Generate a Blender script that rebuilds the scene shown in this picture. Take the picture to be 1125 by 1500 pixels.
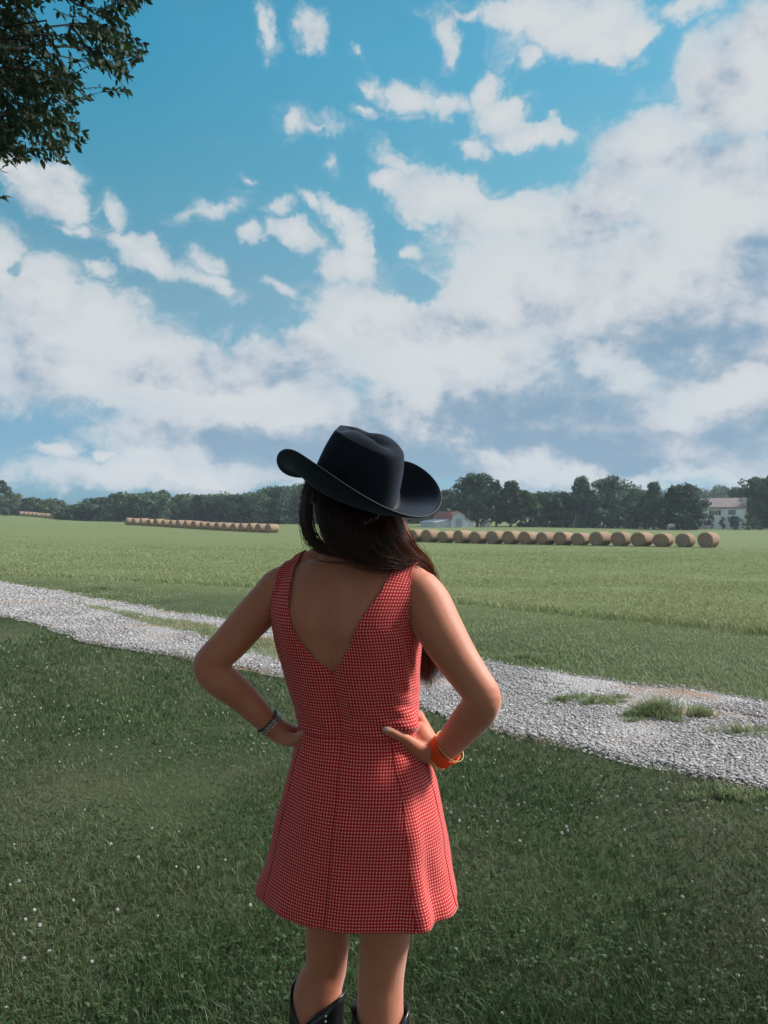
import bpy, bmesh, math, random
import numpy as np
from mathutils import Vector, Matrix, Euler
from mathutils.bvhtree import BVHTree
from mathutils import noise as mnoise

R = math.radians
scene = bpy.context.scene
for o in list(bpy.data.objects):
    bpy.data.objects.remove(o)
random.seed(7)
rng = np.random.default_rng(7)

# ------------------------------------------------------------------ camera
CAM_H, FPX, CX, HY = 1.5, 1127.0, 562.5, 755.0
cam_d = bpy.data.cameras.new('camera')
cam = bpy.data.objects.new('camera', cam_d)
scene.collection.objects.link(cam)
cam.location = (0, 0, CAM_H)
cam.rotation_euler = (R(90 + 0.254), 0, 0)
cam_d.sensor_fit = 'VERTICAL'
cam_d.sensor_height = 36.0
cam_d.lens = FPX / 1500 * 36
cam_d.clip_start = 0.05
cam_d.clip_end = 6000
cam_d.dof.use_dof = True
cam_d.dof.focus_distance = 1.66
cam_d.dof.aperture_fstop = 13
scene.camera = cam


def P(x, y, d):
    """the place at depth d that is seen at a point of the photograph"""
    return Vector(((x - CX) / FPX * d, d, CAM_H - (y - HY) / FPX * d))


# ------------------------------------------------------------------ light
SUN_AZ, SUN_EL = 72.0, 40.0
scene.view_settings.view_transform = 'Standard'
scene.view_settings.look = 'None'
EXPO = 0.5
scene.view_settings.exposure = EXPO
scene.view_settings.gamma = 1.0
sun_d = bpy.data.lights.new('sun', 'SUN')
sun_d.energy = 4.9
sun_d.angle = R(12)
sun_d.color = (1.0, 0.96, 0.92)
sun = bpy.data.objects.new('sun', sun_d)
scene.collection.objects.link(sun)
_sv = Vector((math.sin(R(SUN_AZ)) * math.cos(R(SUN_EL)), math.cos(R(SUN_AZ)) * math.cos(R(SUN_EL)), math.sin(R(SUN_EL))))
sun.rotation_euler = _sv.to_track_quat('Z', 'Y').to_euler()
sun.location = _sv * 50

world = bpy.data.worlds.new('World')
scene.world = world
world.use_nodes = True
SKY_STRENGTH = 0.1 / 2 ** EXPO


def build_world():
    nt = world.node_tree
    N, L = nt.nodes, nt.links
    N.clear()
    out = N.new('ShaderNodeOutputWorld')
    bg = N.new('ShaderNodeBackground')
    bg.inputs['Strength'].default_value = SKY_STRENGTH
    L.new(bg.outputs[0], out.inputs[0])
    sky = N.new('ShaderNodeTexSky')
    sky.sky_type = 'NISHITA'
    sky.sun_disc = False
    sky.sun_elevation = R(SUN_EL)
    sky.sun_rotation = R(SUN_AZ)
    sky.altitude = 100
    sky.air_density = 1.0
    sky.dust_density = 0.2
    sky.ozone_density = 1.6
    tc = N.new('ShaderNodeTexCoord')
    sep = N.new('ShaderNodeSeparateXYZ')
    L.new(tc.outputs['Generated'], sep.inputs[0])

    def math_(op, a, b=None, clamp=False):
        n = N.new('ShaderNodeMath'); n.operation = op; n.use_clamp = clamp
        for i, v in enumerate((a, b)):
            if v is None:
                continue
            if isinstance(v, (int, float)):
                n.inputs[i].default_value = v
            else:
                L.new(v, n.inputs[i])
        return n.outputs[0]
    az = math_('ARCTAN2', sep.outputs[0], sep.outputs[1])
    el = math_('ARCSINE', sep.outputs[2])
    comb = N.new('ShaderNodeCombineXYZ')
    L.new(az, comb.inputs[0]); L.new(el, comb.inputs[1])
    uv = comb.outputs[0]

    def noise(scale, detail, rough, vec, off=(0, 0, 0), dist=0.0, sy=1.0):
        m = N.new('ShaderNodeVectorMath'); m.operation = 'MULTIPLY_ADD'
        L.new(vec, m.inputs[0]); m.inputs[1].default_value = (1, sy, 1); m.inputs[2].default_value = off
        n = N.new('ShaderNodeTexNoise')
        n.inputs['Scale'].default_value = scale
        n.inputs['Detail'].default_value = detail
        n.inputs['Roughness'].default_value = rough
        n.inputs['Distortion'].default_value = dist
        L.new(m.outputs[0], n.inputs['Vector'])
        return n
    warp = noise(11.0, 6, 0.62, uv, (3.1, 1.7, 0))
    w1 = N.new('ShaderNodeVectorMath'); w1.operation = 'SUBTRACT'
    L.new(warp.outputs['Color'], w1.inputs[0]); w1.inputs[1].default_value = (0.5, 0.5, 0.5)
    w2 = N.new('ShaderNodeVectorMath'); w2.operation = 'MULTIPLY_ADD'
    L.new(w1.outputs[0], w2.inputs[0]); w2.inputs[1].default_value = (0.085, 0.085, 0); L.new(uv, w2.inputs[2])
    wuv = w2.outputs[0]

    def pix(x, y):
        X, Z = (x - CX) / FPX, -(y - HY) / FPX
        return math.atan(X), math.atan(Z / math.sqrt(1 + X * X))

    def blob(x, y, rx, ry, rot=0.0):
        a, e = pix(x, y)
        sa = (pix(x + 10, y)[0] - pix(x - 10, y)[0]) / 20
        se = (pix(x, y - 10)[1] - pix(x, y + 10)[1]) / 20
        g = N.new('ShaderNodeTexGradient'); g.gradient_type = 'SPHERICAL'
        tm = g.texture_mapping
        tm.vector_type = 'TEXTURE'
        tm.translation = (a, e, 0)
        tm.rotation = (0, 0, -R(rot))
        tm.scale = (rx * sa, ry * se, 1)
        L.new(wuv, g.inputs[0])
        return g.outputs[1]

    def field(items):
        acc = None
        for it in items:
            w = it[0]
            g = math_('MULTIPLY', blob(*it[1:]), w)
            acc = g if acc is None else math_('ADD', acc, g)
        return acc
    # weight, x, y, rx, ry, turn (degrees clockwise in the picture)
    # clouds seen from here: x, y, half width, half height, turn, density
    D = [
        (1105, 120, 95, 110), (1047, 132, 62, 78), (1115, 60, 75, 46), (962, 216, 88, 66), (1060, 300, 160, 150), (905, 290, 70, 60), (852, 322, 76, 58),
        (745, 325, 112, 48), (650, 290, 98, 36, 14), (578, 264, 38, 28), (598, 236, 42, 16, 25, .62), (775, 430, 175, 118), (970, 440, 270, 170), (1110, 570, 220, 170),
        (650, 515, 200, 100), (700, 610, 330, 88), (900, 650, 380, 66), (440, 350, 42, 20, 10, .9), (512, 388, 48, 40), (502, 316, 34, 17, 20, .75), (524, 350, 28, 42),
        (525, 470, 84, 58), (462, 505, 60, 40), (575, 470, 70, 50), (603, 357, 20, 14, 0, .6), (190, 522, 262, 82, 10), (62, 442, 82, 74), (0, 392, 44, 62), (350, 565, 185, 74),
        (150, 470, 62, 58), (90, 540, 150, 66), (330, 630, 195, 58), (480, 640, 210, 90), (260, 695, 240, 30, 0, .9), (85, 660, 44, 14, 0, .72), (160, 662, 20, 10, 0, .75),
        (215, 668, 48, 26, 10, .8), (78, 276, 60, 42), (30, 258, 62, 26), (102, 292, 36, 34), (215, 374, 54, 24, 25, .85), (172, 350, 32, 13, 30, .65), (312, 412, 46, 13, 25, .62),
        (145, 395, 26, 12, 0, .6), (108, 330, 32, 10, 0, .58), (162, 300, 13, 22, 0, .55), (452, 42, 24, 28, 0, .75), (390, 40, 11, 32, -10, .62), (425, 178, 26, 22, 0, .75), (466, 188, 40, 11, 0, .6),
        (602, 140, 54, 30, 8, .8), (540, 118, 18, 18, 0, .58), (535, 160, 15, 9, 0, .58), (652, 140, 42, 15, 0, .6), (717, 125, 28, 38, 0, .9), (738, 168, 42, 38, 20, .9), (782, 196, 64, 20, 14, .85),
        (700, 214, 24, 17, 0, .66), (850, 40, 122, 50, 4), (780, 12, 82, 30), (775, 74, 28, 22, 0, .7), (885, 72, 52, 32), (935, 55, 40, 36), (655, 50, 13, 26, 20, .62), (682, 22, 42, 13, 0, .55),
        (1015, 12, 46, 34, 0, .8), (372, 258, 10, 8, 0, .55), (485, 240, 8, 15, 0, .48), (372, 352, 17, 14, 0, .62), (408, 308, 17, 12, 0, .52), (455, 306, 19, 10, 30, .62), (300, 380, 24, 10, 30, .52),
        (310, 305, 40, 9, -15, .45), (525, 72, 9, 6, 0, .5), (415, 435, 18, 8, 20, .48),
    ]
    F = None
    for it in D:
        x, y, rx, ry, rot, w = (*it, 0, 1.0)[:6] if len(it) == 4 else ((*it, 1.0) if len(it) == 5 else it)
        kk = 1 / (1 - .28 / w)
        g = blob(x, y, rx * kk, ry * kk, rot)
        if w != 1.0: g = math_('MULTIPLY', g, w)
        F = g if F is None else math_('MAXIMUM', F, g)
    holes = field([(.8, 600, 425, 40, 40), (.45, 16, 400, 34, 20, 20), (.5, 566, 345, 26, 40)])
    F = math_('SUBTRACT', F, holes)
    # other quarters of the sky: plain broken cloud
    aabs = math_('ABSOLUTE', az)
    side = N.new('ShaderNodeMapRange'); side.interpolation_type = 'SMOOTHSTEP'
    L.new(aabs, side.inputs[0]); side.inputs[1].default_value = 0.55; side.inputs[2].default_value = 0.95
    side.inputs[3].default_value = 0; side.inputs[4].default_value = 0.42
    F = math_('ADD', math_('MINIMUM', F, 1.1), side.outputs[0])
    n1 = noise(9.0, 9, 0.60, uv, (0.7, 4.2, 0), 0.25, 1.25)
    n1b = noise(9.0, 9, 0.60, uv, (0.7 - 0.018, 4.2 - 0.026, 0), 0.25, 1.25)
    amp = 0.95
    D1 = math_('ADD', F, math_('MULTIPLY', math_('SUBTRACT', n1.outputs['Fac'], 0.5), amp))
    n3 = noise(34.0, 6, 0.62, uv, (2.2, 7.1, 0), 0.6, 1.3)
    D1 = math_('ADD', D1, math_('MULTIPLY', math_('SUBTRACT', n3.outputs['Fac'], 0.5), 0.50))
    mask = N.new('ShaderNodeMapRange'); mask.interpolation_type = 'SMOOTHSTEP'
    L.new(D1, mask.inputs[0]); mask.inputs[1].default_value = 0.16; mask.inputs[2].default_value = 0.48
    # grey undersides
    S = [
        (1.5, 1000, 480, 280, 90, 8), (1.5, 980, 620, 420, 110, 5), (1.4, 650, 620, 330, 90, 10), (1.0, 830, 545, 160, 90),
        (.75, 830, 345, 150, 60, 25), (.7, 885, 275, 80, 90), (.8, 1045, 165, 80, 110), (.7, 1100, 260, 90, 80),
        (.9, 1110, 385, 90, 80), (.7, 670, 355, 110, 46), (.75, 290, 552, 280, 44, 4), (1.2, 330, 640, 300, 56, 8),
        (.8, 470, 520, 80, 50), (1.1, 500, 672, 260, 50, 6), (.6, 30, 520, 90, 90), (.6, 40, 580, 110, 60),
        (.5, 30, 440, 70, 80), (.6, 660, 475, 150, 50), (1.1, 850, 700, 450, 60, 4), (.8, 30, 300, 90, 60),
        (.7, 200, 712, 420, 26, 0), (-.9, 240, 676, 170, 26, 6), (.8, 1080, 540, 130, 60), (.6, 790, 450, 90, 70), (.5, 940, 300, 80, 60),
        (-1.6, 895, 540, 75, 40, 40), (-1.6, 1095, 570, 110, 34, -10), (-1.5, 1010, 608, 95, 30), (-1.6, 740, 668, 170, 28, 15),
        (-1.1, 255, 585, 80, 28), (-1.4, 950, 698, 330, 17, 3), (-1.2, 690, 545, 110, 44, 20), (-1.2, 420, 590, 150, 38),
    ]
    G = math_('MULTIPLY', field([(w,) + tuple(r) for (w, *r) in S]), 0.62)
    # lesser clouds stay thinner, and loose wisps drift round all of them
    thick = N.new('ShaderNodeMapRange'); thick.interpolation_type = 'SMOOTHSTEP'; L.new(F, thick.inputs[0])
    thick.inputs[1].default_value = 0.15; thick.inputs[2].default_value = 0.85; thick.inputs[3].default_value = 0.72; thick.inputs[4].default_value = 1.0
    nw = noise(13.0, 8, 0.66, wuv, (9.4, 6.6, 0), 0.9, 1.7)
    wsp = N.new('ShaderNodeMapRange'); wsp.interpolation_type = 'SMOOTHSTEP'; L.new(nw.outputs['Fac'], wsp.inputs[0])
    wsp.inputs[1].default_value = 0.47; wsp.inputs[2].default_value = 0.74
    halo = N.new('ShaderNodeMapRange'); halo.interpolation_type = 'SMOOTHSTEP'; L.new(F, halo.inputs[0])
    halo.inputs[1].default_value = -0.02; halo.inputs[2].default_value = 0.22
    wispy = math_('MULTIPLY', math_('MULTIPLY', wsp.outputs[0], halo.outputs[0]), 0.62)
    alpha = math_('MAXIMUM', math_('MULTIPLY', mask.outputs[0], thick.outputs[0]), wispy)
    n2 = noise(7.0, 6, 0.55, uv, (5.3, 0.4, 0), 0.4, 1.6)
    lit = math_('MULTIPLY', math_('SUBTRACT', n1b.outputs['Fac'], n1.outputs['Fac']), 2.2)
    G = math_('ADD', G, math_('MULTIPLY', math_('SUBTRACT', n2.outputs['Fac'], 0.5), 1.7))
    G = math_('ADD', G, lit)
    G = math_('ADD', G, math_('MULTIPLY', math_('SUBTRACT', n3.outputs['Fac'], 0.5), 0.35))
    G = math_('ADD', G, math_('MULTIPLY', side.outputs[0], 1.3))  # clouds outside the view greyed, added to dim the light from behind
    sh = N.new('ShaderNodeMapRange'); sh.interpolation_type = 'SMOOTHSTEP'
    L.new(G, sh.inputs[0]); sh.inputs[1].default_value = -0.02; sh.inputs[2].default_value = 1.10
    ramp = N.new('ShaderNodeValToRGB')
    L.new(sh.outputs[0], ramp.inputs[0])
    k = 1.0 / (SKY_STRENGTH * 2 ** EXPO)
    cr = ramp.color_ramp
    cr.elements[0].position = 0.0; cr.elements[0].color = (0.66, 0.69, 0.71, 1)
    cr.elements[1].position = 1.0; cr.elements[1].color = (0.215, 0.35, 0.485, 1)
    e = cr.elements.new(0.35); e.color = (0.545, 0.59, 0.645, 1)
    e = cr.elements.new(0.68); e.color = (0.37, 0.46, 0.56, 1)
    sc_ = N.new('ShaderNodeVectorMath'); sc_.operation = 'SCALE'
    L.new(ramp.outputs[0], sc_.inputs[0]); sc_.inputs[3].default_value = k
    # clear air: the physical sky, filtered towards the teal of this lens and film
    tr = N.new('ShaderNodeValToRGB')
    L.new(el, tr.inputs[0])
    te = tr.color_ramp
    te.elements[0].position = 0.0; te.elements[0].color = (.20, .48, .93, 1)
    te.elements[1].position = 1.0; te.elements[1].color = (.22, 1.0, 1.05, 1)
    for p, c in ((.09, (.38, .68, .90)), (.20, (.72, 1.05, 1.0)), (.28, (.82, 1.22, 1.06)), (.42, (.42, 1.45, 1.28)), (.55, (.18, 1.56, 1.48))):
        e = te.elements.new(p); e.color = (*c, 1)
    tint = N.new('ShaderNodeVectorMath'); tint.operation = 'MULTIPLY'
    L.new(sky.outputs[0], tint.inputs[0]); L.new(tr.outputs[0], tint.inputs[1])
    mix = N.new('ShaderNodeMix'); mix.data_type = 'RGBA'
    L.new(alpha, mix.inputs[0])
    # thin high veil, denser towards the right and around the clouds
    va = N.new('ShaderNodeMapRange'); L.new(az, va.inputs[0]); va.inputs[1].default_value = -0.35; va.inputs[2].default_value = 0.4
    nv = noise(3.5, 6, 0.6, uv, (8.8, 3.3, 0), 0.5, 1.5)
    near_ = N.new('ShaderNodeMapRange'); L.new(F, near_.inputs[0]); near_.inputs[1].default_value = -0.15; near_.inputs[2].default_value = 0.35
    veil = math_('MULTIPLY', math_('ADD', math_('MULTIPLY', va.outputs[0], 0.34), math_('MULTIPLY', near_.outputs[0], 0.16)), math_('ADD', nv.outputs['Fac'], 0.45), True)
    vm = N.new('ShaderNodeMix'); vm.data_type = 'RGBA'
    L.new(veil, vm.inputs[0]); L.new(tint.outputs[0], vm.inputs[6]); vm.inputs[7].default_value = (.30 * k, .50 * k, .60 * k, 1)
    L.new(vm.outputs[2], mix.inputs[6]); L.new(sc_.outputs[0], mix.inputs[7])
    # unseen sky off to the right brightened: soft light added for the woman
    ga = N.new('ShaderNodeMapRange'); ga.interpolation_type = 'SMOOTHSTEP'; L.new(az, ga.inputs[0])
    ga.inputs[1].default_value = 0.60; ga.inputs[2].default_value = 1.15
    gb = N.new('ShaderNodeMapRange'); gb.interpolation_type = 'SMOOTHSTEP'; L.new(az, gb.inputs[0])
    gb.inputs[1].default_value = 1.5; gb.inputs[2].default_value = 2.1; gb.inputs[3].default_value = 1; gb.inputs[4].default_value = 0
    ge = N.new('ShaderNodeMapRange'); ge.interpolation_type = 'SMOOTHSTEP'; L.new(el, ge.inputs[0])
    ge.inputs[1].default_value = 0.0; ge.inputs[2].default_value = 0.35
    glow = math_('ADD', math_('MULTIPLY', math_('MULTIPLY', math_('MULTIPLY', ga.outputs[0], gb.outputs[0]), ge.outputs[0]), 2.2), 1.0)
    gs = N.new('ShaderNodeVectorMath'); gs.operation = 'SCALE'
    L.new(mix.outputs[2], gs.inputs[0]); L.new(glow, gs.inputs[3])
    L.new(gs.outputs[0], bg.inputs[0])


build_world()
world.cycles.sampling_method = 'MANUAL'
world.cycles.sample_map_resolution = 512


# ------------------------------------------------------------------ helpers
def link(o, parent=None):
    scene.collection.objects.link(o)
    if parent is not None:
        o.parent = parent
    return o


def tag(o, label=None, cat=None, group=None, kind=None):
    if label: o['label'] = label
    if cat: o['category'] = cat
    if group: o['group'] = group
    if kind: o['kind'] = kind
    return o


def empty(name, loc=(0, 0, 0), rz=0.0):
    o = bpy.data.objects.new(name, None)
    o.empty_display_size = 0.2
    o.location = loc
    o.rotation_euler = (0, 0, rz)
    return link(o)


def np_mesh(name, verts, faces_flat, counts, mats=(), smooth=False, attrs=None, mat_idx=None):
    me = bpy.data.meshes.new(name)
    verts = np.asarray(verts, dtype=np.float32).reshape(-1, 3)
    faces_flat = np.asarray(faces_flat, dtype=np.int32).ravel()
    counts = np.asarray(counts, dtype=np.int32)
    me.vertices.add(len(verts)); me.vertices.foreach_set('co', verts.ravel())
    me.loops.add(len(faces_flat)); me.loops.foreach_set('vertex_index', faces_flat)
    me.polygons.add(len(counts))
    starts = np.concatenate(([0], np.cumsum(counts)[:-1])).astype(np.int32)
    me.polygons.foreach_set('loop_start', starts)
    me.polygons.foreach_set('loop_total', counts)
    if smooth:
        me.polygons.foreach_set('use_smooth', np.ones(len(counts), dtype=bool))
    if mat_idx is not None:
        me.polygons.foreach_set('material_index', np.asarray(mat_idx, dtype=np.int32))
    for k, v in (attrs or {}).items():
        a = me.attributes.new(k, 'FLOAT', 'POINT')
        a.data.foreach_set('value', np.asarray(v, dtype=np.float32).ravel())
    for m in mats:
        me.materials.append(m)
    me.update(calc_edges=True)
    return me


def np_obj(name, *a, parent=None, **k):
    return link(bpy.data.objects.new(name, np_mesh(name, *a, **k)), parent)


def bm_obj(name, bm, mats, parent=None, smooth=False, loc=None):
    me = bpy.data.meshes.new(name)
    bm.normal_update()
    bm.to_mesh(me); bm.free()
    for m in (mats if isinstance(mats, (list, tuple)) else [mats]):
        me.materials.append(m)
    if smooth:
        for p in me.polygons: p.use_smooth = True
    o = bpy.data.objects.new(name, me)
    if loc is not None: o.location = loc
    return link(o, parent)


def add_box(bm, x0, x1, y0, y1, z0, z1, mi=0):
    vs = [bm.verts.new(p) for p in ((x0, y0, z0), (x1, y0, z0), (x1, y1, z0), (x0, y1, z0),
                                    (x0, y0, z1), (x1, y0, z1), (x1, y1, z1), (x0, y1, z1))]
    for f in ((0, 3, 2, 1), (4, 5, 6, 7), (0, 1, 5, 4), (1, 2, 6, 5), (2, 3, 7, 6), (3, 0, 4, 7)):
        bm.faces.new([vs[i] for i in f]).material_index = mi


def catmull(pts, n):
    """n samples along a Catmull-Rom curve through rows of numbers"""
    p = np.asarray(pts, dtype=float)
    p = np.vstack([2 * p[0] - p[1], p, 2 * p[-1] - p[-2]])
    t = np.linspace(0, len(p) - 3 - 1e-6, n)
    i = t.astype(int); f = (t - i)[:, None]
    a, b, c, d = p[i], p[i + 1], p[i + 2], p[i + 3]
    return 0.5 * ((2 * b) + (-a + c) * f + (2 * a - 5 * b + 4 * c - d) * f ** 2 + (-a + 3 * b - 3 * c + d) * f ** 3)


def add_tube(bm, pts, segs=12, caps=True, flat=1.0, up=None, mi=0):
    """pts: rows x,y,z,r ; flat squashes across 'up'"""
    pts = np.asarray(pts, float)
    rings = []
    prev = None
    n = len(pts)
    for i in range(n):
        c = Vector(pts[i][:3])
        t = Vector(pts[min(i + 1, n - 1)][:3]) - Vector(pts[max(i - 1, 0)][:3])
        t.normalize()
        if prev is None:
            ref = Vector(up) if up is not None else (Vector((0, 0, 1)) if abs(t.z) < 0.9 else Vector((1, 0, 0)))
        else:
            ref = prev
        a = (ref - t * ref.dot(t)).normalized()
        prev = a
        b = t.cross(a)
        r = pts[i][3]
        rings.append([bm.verts.new(c + a * (math.cos(2 * math.pi * k / segs) * r * flat) + b * (math.sin(2 * math.pi * k / segs) * r)) for k in range(segs)])
    for i in range(n - 1):
        for k in range(segs):
            f = bm.faces.new((rings[i][k], rings[i][(k + 1) % segs], rings[i + 1][(k + 1) % segs], rings[i + 1][k]))
            f.material_index = mi
    if caps:
        bm.faces.new(rings[0][::-1]).material_index = mi
        bm.faces.new(rings[-1]).material_index = mi
    return rings


def add_round_tube(bm, pts, segs=16, **k):
    """tube with rounded ends"""
    pts = [list(map(float, p)) for p in pts]
    def cap(p, q):
        d = Vector(p[:3]) - Vector(q[:3]); d.normalize()
        out = []
        for a in (85, 65, 42, 20):
            c = Vector(p[:3]) + d * (math.sin(R(a)) * p[3] * 0.9)
            out.append([*c, p[3] * math.cos(R(a))])
        return out
    full = cap(pts[0], pts[1]) + pts + cap(pts[-1], pts[-2])[::-1]
    return add_tube(bm, full, segs, **k)


# ------------------------------------------------------------------ materials
class Mat:
    def __init__(self, name, rough=0.8, spec=0.3):
        self.m = bpy.data.materials.new(name)
        self.m.use_nodes = True
        self.nt = self.m.node_tree
        self.N, self.L = self.nt.nodes, self.nt.links
        self.b = self.N['Principled BSDF']
        self.b.inputs['Roughness'].default_value = rough
        self.b.inputs['Specular IOR Level'].default_value = spec
        self.geo = None

    def pos(self):
        if self.geo is None:
            self.geo = self.N.new('ShaderNodeNewGeometry')
        return self.geo.outputs['Position']

    def obj(self):
        return self.N.new('ShaderNodeTexCoord').outputs['Object']

    def noise(self, scale, detail=4, rough=0.5, vec=None, scl=None, dist=0.0):
        n = self.N.new('ShaderNodeTexNoise')
        n.inputs['Scale'].default_value = scale; n.inputs['Detail'].default_value = detail
        n.inputs['Roughness'].default_value = rough; n.inputs['Distortion'].default_value = dist
        v = vec if vec is not None else self.pos()
        if scl:
            mp = self.N.new('ShaderNodeVectorMath'); mp.operation = 'MULTIPLY'
            self.L.new(v, mp.inputs[0]); mp.inputs[1].default_value = scl; v = mp.outputs[0]
        self.L.new(v, n.inputs['Vector'])
        return n.outputs['Fac']

    def ramp(self, fac, stops):
        r = self.N.new('ShaderNodeValToRGB')
        cr = r.color_ramp
        while len(cr.elements) > 1: cr.elements.remove(cr.elements[-1])
        cr.elements[0].position = stops[0][0]; cr.elements[0].color = (*stops[0][1], 1)
        for p, c in stops[1:]:
            e = cr.elements.new(p); e.color = (*c, 1)
        self.L.new(fac, r.inputs[0])
        return r.outputs[0]

    def mix(self, fac, a, b, mode='MIX'):
        m = self.N.new('ShaderNodeMix'); m.data_type = 'RGBA'; m.blend_type = mode
        for s, v in ((0, fac), (6, a), (7, b)):
            if isinstance(v, (int, float)): m.inputs[s].default_value = v
            elif isinstance(v, tuple): m.inputs[s].default_value = (*v, 1)
            else: self.L.new(v, m.inputs[s])
        return m.outputs[2]

    def math(self, op, a, b=None, clamp=False):
        n = self.N.new('ShaderNodeMath'); n.operation = op; n.use_clamp = clamp
        for i, v in enumerate((a, b)):
            if v is None: continue
            if isinstance(v, (int, float)): n.inputs[i].default_value = v
            else: self.L.new(v, n.inputs[i])
        return n.outputs[0]

    def attr(self, name):
        a = self.N.new('ShaderNodeAttribute'); a.attribute_name = name
        return a.outputs['Fac']

    def color(self, c):
        if isinstance(c, tuple): self.b.inputs['Base Color'].default_value = (*c, 1)
        else: self.L.new(c, self.b.inputs['Base Color'])
        return self

    def bump(self, h, strength=0.5, dist=0.01):
        b = self.N.new('ShaderNodeBump'); b.inputs['Strength'].default_value = strength
        b.inputs['Distance'].default_value = dist
        self.L.new(h, b.inputs['Height']); self.L.new(b.outputs[0], self.b.inputs['Normal'])
        return self


def simple(name, col, rough=0.8, var=0.15, scale=8.0, spec=0.3):
    m = Mat(name, rough, spec)
    n = m.noise(scale, 5, 0.6, m.obj())
    lo = tuple(c * (1 - var) for c in col); hi = tuple(min(1, c * (1 + var)) for c in col)
    m.color(m.ramp(n, [(0.3, lo), (0.7, hi)]))
    return m.m


# ------------------------------------------------------------------ terrain
_T = np.array([-2.0, -0.5, -0.34, -0.14, 0.12, 0.42, 2.0])
_Y = np.array([-60., 0., 12., 25., 62., 100., 130., 230., 600., 2500.])
_Z = np.array([
    [0, 0, 0, -.10, -.2, .2, .5, 1.9, 2.0, 2.0],
    [0, 0, 0, -.10, -.3, .1, .4, 1.8, 2.0, 2.0],
    [0, 0, 0, -.15, -.5, -.35, -.05, .10, .1, .1],
    [0, 0, 0, -.20, -.75, -.68, -.6, -.34, -.3, -.3],
    [0, 0, 0, -.25, -1.0, -.9, -.7, .05, 0, 0],
    [0, 0, 0, -.25, -.97, -1.1, -1.15, -1.15, -1.1, -1.1],
    [0, 0, 0, -.25, -.97, -1.1, -1.15, -1.15, -1.1, -1.1]])


def gz(x, y):
    x = np.asarray(x, float); y = np.asarray(y, float)
    t = np.clip(x / np.maximum(y, 3.0), -1.99, 1.99)
    yy = np.clip(y, -59.9, 2499.)
    i = np.clip(np.searchsorted(_T, t) - 1, 0, len(_T) - 2); j = np.clip(np.searchsorted(_Y, yy) - 1, 0, len(_Y) - 2)
    u = (t - _T[i]) / (_T[i + 1] - _T[i]); v = (yy - _Y[j]) / (_Y[j + 1] - _Y[j])
    u = u * u * (3 - 2 * u); v = v * v * (3 - 2 * v)
    return (_Z[i, j] * (1 - u) + _Z[i + 1, j] * u) * (1 - v) + (_Z[i, j + 1] * (1 - u) + _Z[i + 1, j + 1] * u) * v


def vnoise(x, y, s, seed=0.0):
    """cheap smooth value noise on arrays, 0..1"""
    x = np.asarray(x) * s + seed * 17.3; y = np.asarray(y) * s + seed * 9.1
    xi = np.floor(x); yi = np.floor(y); fx = x - xi; fy = y - yi
    fx = fx * fx * (3 - 2 * fx); fy = fy * fy * (3 - 2 * fy)
    def h(a, b):
        v = np.sin(a * 127.1 + b * 311.7) * 43758.5453
        return v - np.floor(v)
    return (h(xi, yi) * (1 - fx) + h(xi + 1, yi) * fx) * (1 - fy) + (h(xi, yi + 1) * (1 - fx) + h(xi + 1, yi + 1) * fx) * fy


# edges of the gravel track: near and far edge as Y(X); both slant
def wob(x, s, a, seed): return (vnoise(x, x * 0 + seed, s, seed) - 0.5) * a
NE = np.array([(-40, 48.5), (-5.7, 11.45), (-3.6, 9.35), (-0.6, 6.9), (0.7, 5.55), (2.06, 4.12), (8, -2.5), (30, -26)])
FE = np.array([(-40, 56), (-8.7, 17.6), (-3.2, 11.6), (-0.3, 9.35), (1.1, 7.75), (3.02, 6.04), (9, 0.2), (34, -24)])


def near_edge(x): return np.interp(x, NE[:, 0], NE[:, 1]) + wob(x, 1.3, .35, 1) + wob(x, 5.0, .16, 2)
def far_edge(x): return np.interp(x, FE[:, 0], FE[:, 1]) + wob(x, 1.1, .4, 3) + wob(x, 5.0, .16, 4)


FLD = np.array([(-60, 62), (-10.5, 20.6), (-5.2, 18.0), (-1.5, 15.6), (1.1, 13.2), (4.7, 9.6), (12, 2), (40, -28)])
def field_edge(x): return np.interp(x, FLD[:, 0], FLD[:, 1]) + wob(x, 0.9, .4, 5)


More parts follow.
